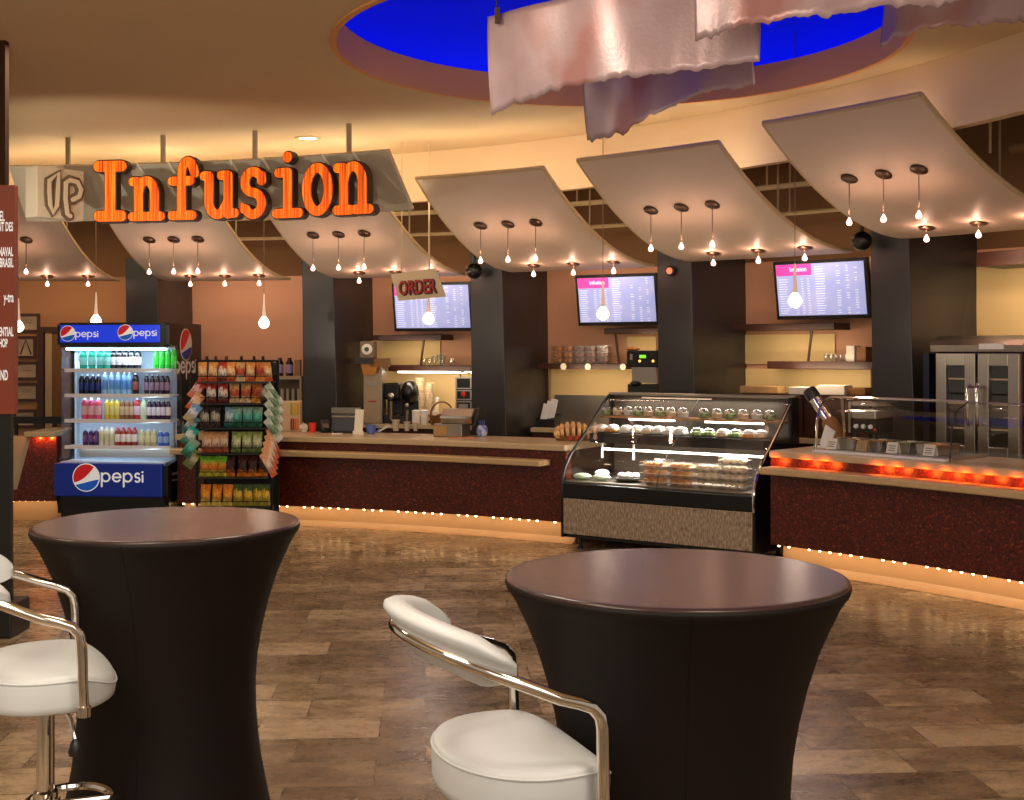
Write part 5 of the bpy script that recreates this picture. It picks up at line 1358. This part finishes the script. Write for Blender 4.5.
# grinder tower beside the pillar
p, s, rz, Y = onb(374, 10.45)
t = thing('coffee_grinder', 'tall grey coffee grinder with amber hopper and round green dial beside the pillar', 'coffee grinder', p, -.1)
w = 18*s
MB().box(-w/2, w/2, -.08, .12, 0, hz(373, Y)).build('body', 'post', t, smooth=False, bevel=.006)
MB().box(w/2-.006, w/2+.012, -.09, .12, 0, hz(367, Y)).build('edge_strip', 'steel', t, smooth=False)
MB().box(-.045, .045, -.085, -.079, hz(386, Y), hz(381, Y)).build('badge', 'steel', t, smooth=False); MB().box(-.04, .04, -.084, -.079, hz(402, Y), hz(400.5, Y)).build('red_label', 'redletter', t, smooth=False)
MB().prism([(-.115, hz(363, Y)), (.06, hz(363, Y)), (.035, hz(375, Y)), (-.09, hz(375, Y))], -.10, .06).build('hopper', 'amber', t, smooth=False)
MB().box(-.16, .02, -.12, .10, hz(364, Y), hz(358, Y)).build('hopper_lid', 'dark', t, smooth=False)
MB().box(-.02, .15, -.10, .10, hz(367, Y), hz(358.5, Y)).build('side_tray', 'woodbrown', t, smooth=False)
MB().box(-.125, .02, -.10, .06, hz(358, Y), hz(341.5, Y)).build('head_box', 'logodark', t, smooth=False, bevel=.006)
zc = hz(349.5, Y); MB().lathe([(.055, 0), (.055, .012), (.04, .016), (0, .016)], n=24, X=Matrix.Translation((-.05, -.10, zc)) @ Matrix.Rotation(math.radians(90), 4, 'X')).build('dial', 'paper', t)
M['greend'] = mat('dark_green', srgb(30, 70, 36), .4); MB().lathe([(.024, .016), (.024, .02), (0, .02)], n=20, X=Matrix.Translation((-.05, -.10, zc)) @ Matrix.Rotation(math.radians(90), 4, 'X')).build('dial_centre', 'greend', t)
for i, px in enumerate((393, 409)):
    p, s, rz, Y = onb(px, 10.5)
    t = thing('coffee_brewer', ['black coffee brewer with silver dial, next to the grinder', 'black coffee brewer with rounded top, left of the cup stacks'][i], 'coffee brewer', p, -.15, 'black coffee brewers')
    H = hz(383, Y); w = 16*s
    if i == 0: MB().box(-w/2, w/2, -.05, .18, 0, H*.22).box(-w/2, w/2, .08, .18, H*.22, H*.6).build('base', 'dark', t, smooth=False, bevel=.006); MB().box(-w/2, w/2, -.08, .18, H*.6, H).build('head', 'black', t, smooth=False, bevel=.02)
    else: MB().box(-w/2, w/2, -.05, .18, 0, H*.18).box(-w/2, w/2, .08, .18, H*.18, H*.55).build('base', 'dark', t, smooth=False, bevel=.006); MB().ball((0, .04, H*.76), .12, 18, 12, (.75, 1, 1.05)).build('head', 'black', t)
    z = hz(396, Y) if i == 0 else hz(405, Y)
    MB().ball((0, -.10, z), .036 if i == 0 else .02, 14, 8, (1, .5, 1)).build('dial', 'steel', t)
    MB().tube([(0, -.08, z-.05), (0, -.085, max(.03, z-.24))], .014, 8).build('spout', 'logodark', t)
# cups
cupm = None
def cup(loc, lab, grp, sc=1., m='paper'):
    global cupm
    if cupm is None:
        mb = MB().lathe([(.028, 0), (.039, .102), (.047, .106), (.045, .112), (.038, .108), (.027, .006), (0, .006)], n=16); cupm = mb.build('paper_cup', 'cupgrey'); o = cupm
    else: o = cupm.copy(); COL.objects.link(o)
    o.location = loc; o.scale = (sc, sc, sc); tag(o, lab, 'cup', grp); return o
for si, (px, R, n, lab) in enumerate(((420, 10.64, 13, 'paper cup nested in the taller cup tower beside the brewers'), (429.5, 10.66, 11, 'paper cup nested in the second cup tower right of the brewers'))):
    p, s, rz, Y = onb(px, R)
    z0 = .07 if si == 0 else .03
    top = hz(378 if si == 0 else 383, Y)-.111
    b = MB().lathe([(.036, 0), (.036, z0), (0, z0)], n=14).build('cup_riser', 'dark'); b.location = p; tag(b, ['small dark riser under the taller cup tower', 'small dark riser under the second cup tower'][si], 'riser')
    for k in range(n): cup(p+Vector((0, 0, z0+(top-z0)*k/(n-1))), lab, 'nested cups in the %s tower' % ('taller' if si == 0 else 'second'))
for i, (px, py, sc, lab) in enumerate(((396, 431, .95, 'single tan paper cup in front of the brewers'), (407, 431, .80, 'white paper cup in front, left of a matching one'), (415.5, 431, .72, 'shorter white paper cup right of a matching one'))):
    p, s, rz = onl(px, py); p.z = ZL+.0015; cup(p, lab, 'small cups before the brewers', sc)
for i, (px, lab) in enumerate(((416, 'squat white tub at the foot of the taller cup tower'), (424.5, 'squat white tub between the two cup towers'), (434.5, 'slim cream bottle right of the cup towers'), (437, 'thin pale bottle behind the cream bottle'))):
    p, s, rz, Y = onb(px, 10.42 if i < 2 else (10.46 if i == 2 else 10.75)); H = hz([410, 410, 411, 397][i], Y)
    r = .04 if i < 2 else .024
    t = thing('tub' if i < 2 else 'cream_bottle', lab, 'tub' if i < 2 else 'bottle', p, 0)
    MB().lathe([(r*.9, 0), (r, .02), (r, H*.8), (r*.9, H*.86), (0, H*.86)], n=16).build('body', 'paper' if i < 2 else 'signend', t)
    MB().lathe([(r*1.05, H*.86), (r*1.05, H*.96), (r*.4, H), (0, H)], n=16).build('lid', 'white_pl', t)
# cookies box of orange below
p, s, rz, Y = onb(421, 10.38)
# arched basket handle
p, s, rz, Y = onb(442, 10.45); H = hz(402, Y)
t = thing('wicker_basket', 'brown wicker basket with arched handle behind the cash register', 'basket', p, -.2)
MB().lathe([(.11, 0), (.14, .10), (.133, .10), (.105, .01), (0, .01)], n=24).build('bowl', 'woodbrown', t)
MB().tube([(-.118*math.cos(PI*k/16), 0, .09+(H-.09)*math.sin(PI*k/16)) for k in range(17)], .009, 8).build('handle', 'woodbrown', t)
# tea brewer
p, s, rz, Y = onb(466, 10.5); w = 16.5*s
t = thing('tea_brewer', 'steel framed black tea brewer with red dial next to the pillar', 'tea brewer', p, -.35)
MB().box(-w/2, w/2, -.06, .12, 0, hz(377.5, Y)).build('body', 'dark', t, smooth=False, bevel=.004)
for a, b in ((377.5, 389), (390, 400), (401, 411)):
    mb = MB(); z1, z0 = hz(a, Y), hz(b, Y); mb.box(-w/2-.004, w/2+.004, -.068, -.06, z0, z0+.012); mb.box(-w/2-.004, w/2+.004, -.068, -.06, z1-.012, z1); mb.box(-w/2-.004, -w/2+.012, -.068, -.06, z0, z1); mb.box(w/2-.012, w/2+.004, -.068, -.06, z0, z1)
    mb.build('steel_surround', 'steel', t, smooth=False)
MB().ball((0, -.065, hz(394, Y)), .028, 12, 8, (1, .5, 1)).build('dial', 'red', t)
MB().box(-.05, .05, -.075, -.06, hz(408, Y), hz(404, Y)).build('tap', 'steel', t, smooth=False)
MB().tube([(-.06, 0, hz(378, Y)), (-.06, 0, hz(372, Y)), (.05, 0, hz(373, Y))], .008, 6).build('pipe', 'woodbrown', t)
# glasses on the shelf near the order sign
gz = s2[0]; gp = None
for i, px in enumerate((424, 429.5, 434.5, 439.5, 442.5, 452)):
    X, Y, ph = ray(px, 10.86)
    if gp is None: gp = MB().lathe([(.020, 0), (.030, .05), (.032, .10), (.029, .10), (.018, .008), (0, .008)], n=14).build('drinking_glass', 'clear'); o = gp
    else: o = gp.copy(); COL.objects.link(o)
    o.location = (X, Y, gz); o.scale = (1, 1, (.7, .8, .95, 1.1, 1.05, .75)[i]); tag(o, '%s clear glass from the left on the shelf above the brewers' % ORD[i], 'glass', 'glasses on the shelf above the brewers')
gz = s6[0]
for i, px in enumerate((826.5, 831.5, 836.5, 841.5, 846.5)):
    X, Y, ph = ray(px, 10.86); o = gp.copy(); COL.objects.link(o); o.location = (X, Y, gz); o.scale = (.8, .8, .62); tag(o, '%s small clear glass from the left on the long right shelf' % ORD[i], 'glass', 'small glasses on the long right shelf')
for px, w, h, m, lab in ((853.5, 9, 16, 'paper', 'pale box on the long right shelf next to the small glasses'), (864.5, 10, 15, 'woodbrown', 'dark brown box at the right end of the long shelf')):
    X, Y, ph = ray(px, 10.86); s = Y/F; o = MB().box(-w*s/2, w*s/2, -.06, .06, 0, h*s).build('shelf_box', m, smooth=False, bevel=.004); o.location = (X, Y, gz); o.rotation_euler = (0, 0, -math.radians(ph)); tag(o, lab, 'box')
# muffin boxes
mp = None; mz = s4[0]
for c, px in enumerate((558.5, 568.5, 580.5, 592, 604.5)):
    for k in range(3):
        X, Y, ph = ray(px, 10.86)
        lab = '%s muffin box, %s, in the %s stack from the left on the muffin shelf' % ('golden' if c < 2 else 'brown', ['lowest', 'middle', 'topmost'][k], ORD[c])
        key = 'pastry' if c < 2 else 'muffin2'
        if mp is None or (c == 2 and k == 0):
            t = thing('muffin_box', lab, 'muffin box', (0, 0, 0), 0)
            if c >= 2: M['muffin2'] = ramp_mat('brown_muffin', (1, 1, 1), 22, [(.3, srgb(110, 62, 40)), (.6, srgb(176, 120, 84))], rough=.7, bump=.3)
            mb = MB()
            for q in (-1, 1): mb.ball((q*.025, 0, .026), .026, 12, 8, (1, 1.3, .9))
            mb.build('muffins', 'pastry' if c < 2 else 'muffin2', t); MB().box(-.055, .055, -.05, .05, .001, .056).build('clear_box', 'clear', t, smooth=False)
            mp = t; r = t
        else: r = dup(mp, label=lab)
        r.location = (X, Y, mz+.059*k); r.rotation_euler = (0, 0, -math.radians(ph)); r['group'] = 'muffin boxes on the dark shelf'
for i, px in enumerate((563.5, 588, 623)):
    X, Y, ph = ray(px, 10.71); o = MB().lathe([(.032, 0), (.032, .004), (0, .004)], n=20, X=Matrix.Rotation(math.radians(90), 4, 'X')).build('price_disc', 'paper'); o.location = (X, Y, mz-.03); o.rotation_euler = (0, 0, -math.radians(ph)); tag(o, '%s round price disc on the edge of the muffin shelf' % ORD[i], 'price disc', 'round price discs')
# white ticket holder on the back counter
p, s, rz, Y = onb(548, 10.0)
p2 = Vector((p.x, p.y, ZB)); t = thing('bag_dispenser', 'black dispenser of upright white bags left of the bread basket', 'dispenser', pol(ray(548, 10.5)[2], 10.5, ZB), rz)
Y = ray(548, 10.5)[1]
MB().prismx([(-.06, 0), (-.06, hz(419, Y)+.0), (.08, hz(414, Y)), (.08, 0)], -.10, .10).build('stand', 'dark', t, smooth=False)
for q in range(3): MB().box(-.035, .035, -.006, .006, 0, .19, Matrix.Translation((-.03+.032*q, -.05+.02*q, hz(423-2.5*q, Y))) @ Matrix.Rotation(math.radians(14), 4, 'Y')).build('white_bag', 'white_pl', t, smooth=False)
X, Y, ph = ray(582, 10.95); z0 = ZB
t = thing('backsplash', 'steel backsplash low on the wall behind the bread basket', 'backsplash', (X, Y, ZB), -math.radians(ph)); MB().box(-.30, .40, 0, .03, 0, .30).build('sheet', 'steel', t, smooth=False)
# brewer with green display next to pillar
X, Y, ph = ray(645, 10.5); w = 30*Y/F
t = thing('coffee_machine', 'black coffee machine with green display above the pastry case', 'coffee machine', (X, Y, ZB), -math.radians(ph)+.12)
MB().box(-w/2-.02, w/2, -.06, .16, hz(367, Y), hz(350.5, Y)).build('head', 'black', t, smooth=False, bevel=.008)
MB().box(-.03, .03, -.066, -.06, hz(358, Y), hz(355, Y)).build('display', 'green_led', t, smooth=False)
mb = MB()
for x in (-.03, .10): mb.ball((x, -.062, hz(361, Y)), .012, 8, 6)
mb.build('lamp', 'amber_led', t); MB().box(-.125, -.10, -.066, -.06, hz(360, Y), hz(354, Y)).build('tap_lever', 'steel', t, smooth=False)
MB().prism([(-w/2+.03, hz(383, Y)), (-w/2+.02, hz(367, Y)), (w/2-.02, hz(367, Y)), (w/2, hz(383, Y))], -.04, .14).build('brew_basket', 'steel', t, smooth=False)
MB().box(-w/2-.01, w/2, -.06, .14, hz(396, Y), hz(384, Y)).ball((-.08, -.03, hz(384, Y)), .06, 12, 8, (1, 1, .5)).build('filter_holder', 'dark', t)
MB().box(-w/2, w/2, .02, .14, 0, hz(396, Y)).build('column', 'steel', t, smooth=False)
o = MB().ball((0, 0, .015), .07, 14, 8, (1, .7, .25)).build('pastry_plate', 'pastry'); o.location = (ray(633, 10.5)[0], ray(633, 10.5)[1], ZB+hz(350.5, Y)); tag(o, 'small tan cloth folded on top of the black coffee machine', 'cloth')
# boxes behind the case
prep = thing('prep_unit', 'dark prep unit behind the pastry case under the white boxes', 'cabinet', pol(41.3, 10.6, .88), -math.radians(41.3))
MB().box(-.62, .62, -.12, .25, 0, .37).build('carcass', 'shelfwood', prep, smooth=False)
for q in (-1, 1): d_ = MB().box(min(q*.02, q*.60), max(q*.02, q*.60), -.14, -.12, .02, .35).build('door', 'shelfwood', prep, smooth=False)
for px0, px1, py0, R, m, lab in ((793, 818, 388.5, 10.52, 'paper', 'low white box behind the top of the pastry case'), (822, 848, 385, 10.62, 'paper', 'larger white box behind the leaning cylinder'), (851, 869, 388, 10.7, 'woodbrown', 'dark box behind the sneeze glass next to the pillar'), (744, 781, 388, 10.6, 'cardboard', 'flat brown carton behind the pastry case')):
    X, Y, ph = ray((px0+px1)/2, R); s = Y/F; h = max(.06, zz(py0, Y)-1.25); w = (px1-px0)*s*1.08
    o = MB().box(-w/2, w/2, -.09, .09, 0, h).build('carton', m, smooth=False, bevel=.004); o.location = (X, Y, 1.25); o.rotation_euler = (0, 0, -math.radians(ph)+.1); tag(o, lab, 'box')
# shelf unit with bottles behind the snack rack
p, s, rz, Y = onb(275, 10.5); x0, x1 = (190-275)*s, (303-275)*s; H = hz(376, Y)
t = thing('dispenser_cabinet', 'clear fronted cabinet on the back counter behind the snack rack', 'cabinet', p, 0)
MB().box(x0, x1, -.10, .12, H-.035, H).build('top_board', 'post', t, smooth=False)
MB().box(x0, x1, .10, .12, 0, H-.035).build('back_board', 'woodbrown', t, smooth=False)
for x in (x0, x1-.02): MB().box(x, x+.02, -.10, .10, 0, H-.035).build('side_board', 'post', t, smooth=False)
MB().box(x0+.02, x1-.02, -.10, -.095, 0, H-.035).build('clear_front', 'clear', t, smooth=False)
for q in range(5):
    xx = (277+5.5*q-275)*s; o = MB().tube([(0, 0, 0), (0, 0, H*.72)], .016, 8).build('straw_bundle', 'signend' if q % 2 else 'pinkstraw' if 'pinkstraw' in M else 'logobox'); o.location = p+Vector((xx, -.02, 0)); tag(o, '%s upright bundle of pale straws from the left inside the clear cabinet' % ORD[q], 'straws', 'straw bundles in the clear cabinet')
M['lilac'] = mat('lilac_label', srgb(150, 130, 176), .5); M['darkbottle'] = mat('dark_bottle', srgb(40, 26, 24), .25)
for i, px in enumerate((191, 199, 207, 216, 226.5, 241.5, 254, 263)):
    bp = MB().use(0).lathe([(.035, 0), (.037, .02), (.037, .16), (.014, .20), (.014, .235), (0, .235)], n=14) if i == 0 else None
    if i == 0: sbp = bp.build('syrup_bottle', 'darkbottle'); o = sbp
    else: o = sbp.copy(); COL.objects.link(o)
    o.location = p+Vector(((px-275)*s, 0, H)); o.scale = (1.1, 1.1, .88); tag(o, '%s dark syrup bottle from the left above the snack rack' % ORD[i], 'bottle', 'dark bottles above the snack rack')
for i, px in enumerate((280, 289.5)):
    o = MB().use(0).lathe([(.034, 0), (.037, .02), (.037, .14), (.02, .165), (.02, .19), (0, .19)], n=16).use(1).lathe([(.038, .03), (.038, .12)], n=16, cap=False).build('syrup_bottle', ['darkbottle', 'lilac']); o.location = p+Vector(((px-275)*s, 0, H)); tag(o, ['dark bottle with lilac label, left of its twin on the clear cabinet', 'dark bottle with lilac label, right of its twin on the clear cabinet'][i], 'bottle', 'lilac labelled bottles')
o = MB().box(-.03, .03, -.04, .04, 0, .155).box(-.032, .032, -.042, .042, .155, .17).build('amber_carton', 'woodbrown', smooth=False, bevel=.003); o.location = p+Vector(((298-275)*s, 0, H)); tag(o, 'narrow amber carton on the clear cabinet next to the pillar', 'box')

# ================================================================ LIGHT
W = bpy.data.worlds.new('hall'); S.world = W; W.use_nodes = True
W.node_tree.nodes['Background'].inputs[0].default_value = (1, .84, .66, 1); W.node_tree.nodes['Background'].inputs[1].default_value = .42
WARM = (1, .78, .50); WARM2 = (1, .70, .40)
# general hall light, added as unseen downlights at ceiling height
for x, y, e in ((-1.2, 2.6, 26), (.9, 1.2, 26), (-3.4, 4.6, 26), (-.6, 5.2, 22), (-2.6, 7.4, 22)):
    light('AREA', (x, y, ZC-.02), e, (1, .86, .68), .5)
light('AREA', (0.2, -2.0, 3.2), 50, (1, .9, .78), 2.5, (0, 4, .6))  # added fill from behind the camera, no fixture
light('AREA', (-1.5, 1.0, 2.6), 75, (1, .88, .72), 1.5, (-2.6, 10.0, 2.6))  # added fill aimed at the orange sign
light('AREA', (1.5, .5, 2.4), 32, (1, .86, .70), 1.5, (3.0, 9.0, 1.4))  # added fill aimed at the right counter
light('SPOT', (-3.6, 7.0, 3.35), 90, (1, .88, .72), .1, (-3.3, 11.2, 1.0), 60)  # added spot brightening the cooler and snack rack
# uplights on top of the canopy panels, washing the bulkhead and the ceiling edge
for i, (a, b, e) in enumerate(PAN):
    for f in (.25, .75):
        light('POINT', pol(a+(b-a)*f, 8.52, 2.93+e), (5.0, 5.0, 5.0, 5.0, 3.2, 1.0)[i], (1, .84, .62), .05)
# light behind the orange sign
for p_ in (3, 9, 15, 21, 26): light('POINT', pol(p_, 8.3, 3.0), 4.5, (1, .83, .56), .06)
# void behind
for p_ in (13.5, 25, 35.5): light('POINT', pol(p_, 9.6, 3.5), 3.0, (1, .62, .30), .1)
for v, e in PLIGHTS: light('POINT', v, e*1.3, (1, .56, .40), .012)
# teardrop pendants also light the counters
for px, py in ((96, 336), (264, 338), (428.5, 334), (603, 329), (795, 317)):
    X, Y, ph = ray(px, 9.0); light('POINT', (X, Y, zz(py, Y)-.06), 3.5, (1, .80, .60), .05)
# bay lights under the shelves and added washes for the back wall
def bay(px, py, R, e, c=WARM, tz=-.5, tr=.45, sx=.6):
    X, Y, ph = ray(px, R); p = Vector((X, Y, zz(py, Y))); light('AREA', p, e, c, sx, pol(ph, R+tr, p.z+tz), sy=.05)
bay(430, 374, 10.45, 2.6); bay(408, 344, 10.6, 1.2, sx=.4); bay(585, 371, 10.5, 2.4); bay(640, 337, 10.6, 1.0, sx=.25); bay(808, 370, 10.5, 3.0); bay(785, 334, 10.55, 2.0); bay(1010, 268, 10.35, 4)
for ph_ in (8, 19.3, 30.3, 41.3, 52):
    light('AREA', pol(ph_, 10.16, 2.46), 5.5, (1, .68, .48), .8, pol(ph_, 11.0, 1.75), sy=.1)  # added wash, hidden behind the panel edge, brightening the peach wall
for ph_ in (-3, 1): light('AREA', pol(ph_, 10.16, 2.44), 4, (1, .62, .38), .8, pol(ph_, 11.0, 1.5), sy=.1)
# orange glow lamps under the right counter top
for ph in (44.9, 46.6, 47.6, 50.3, 51.2, 52.6, 53.6, 54.5, 55.6, 56.8):
    light('SPOT', pol(ph, 8.945, .815), 1.9, (1, .14, .014), .03, pol(ph, 9.03, .805), 165, blend=.9)
for px in (38, 50): X, Y, ph = ray(px, 9.02); light('POINT', (X, Y, .795), 1.0, (1, .24, .04), .006)
# toe-kick strips
def toe(p0, p1, n, e):
    for i in range(n):
        p = p0+(p1-p0)*(i+.5)/n; q = pol(p, 9.12, .185)
        l = light('AREA', q, e, (1, .80, .54), 9.1*math.radians((p1-p0)/n)*.96, pol(p, 9.16, 0), sy=.02)
        l.rotation_euler = (math.radians(22), 0, -math.radians(p))
toe(8.2, 32.6, 10, .27); toe(44.45, 62, 9, .27); toe(a_l, a_r, 2, .15)
light('SPOT', (-4.4, 7.7, 1.5), 130, (1, .9, .74), .1, (-2.7, 10.3, 2.95), 62)  # added off-frame spot brightening the backing of the orange sign
light('SPOT', (1.7, 4.7, 1.9), 16, (1, .88, .84), .05, (.75, 6.2, 2.95), 30)  # added spot brightening the rear hanging sheet
# dome
# added front spots for sheen on the hanging sheets, no such fixtures
light('SPOT', (-.6, 3.0, 1.9), 26, (1, .86, .84), .05, (.2, 5.7, 3.05), 34)
light('SPOT', (.9, 3.6, 2.1), 9, (1, .84, .82), .05, (1.4, 5.0, 3.1), 50)

# ================================================================ CAMERA
cd = bpy.data.cameras.new('camera'); cam = bpy.data.objects.new('camera', cd); COL.objects.link(cam)
cam.location = (0, 0, EYE); cam.rotation_euler = (math.radians(90), 0, 0)
cd.sensor_width = 36; cd.lens = F/1024*36; cd.shift_y = -(400-HOR)/1024; cd.clip_start = .05
S.camera = cam
S.view_settings.view_transform = 'Standard'; S.view_settings.look = 'None'; S.view_settings.exposure = 0
S.cycles.use_denoising = True; S.cycles.max_bounces = 8; S.cycles.transparent_max_bounces = 24; S.cycles.sample_clamp_indirect = 4
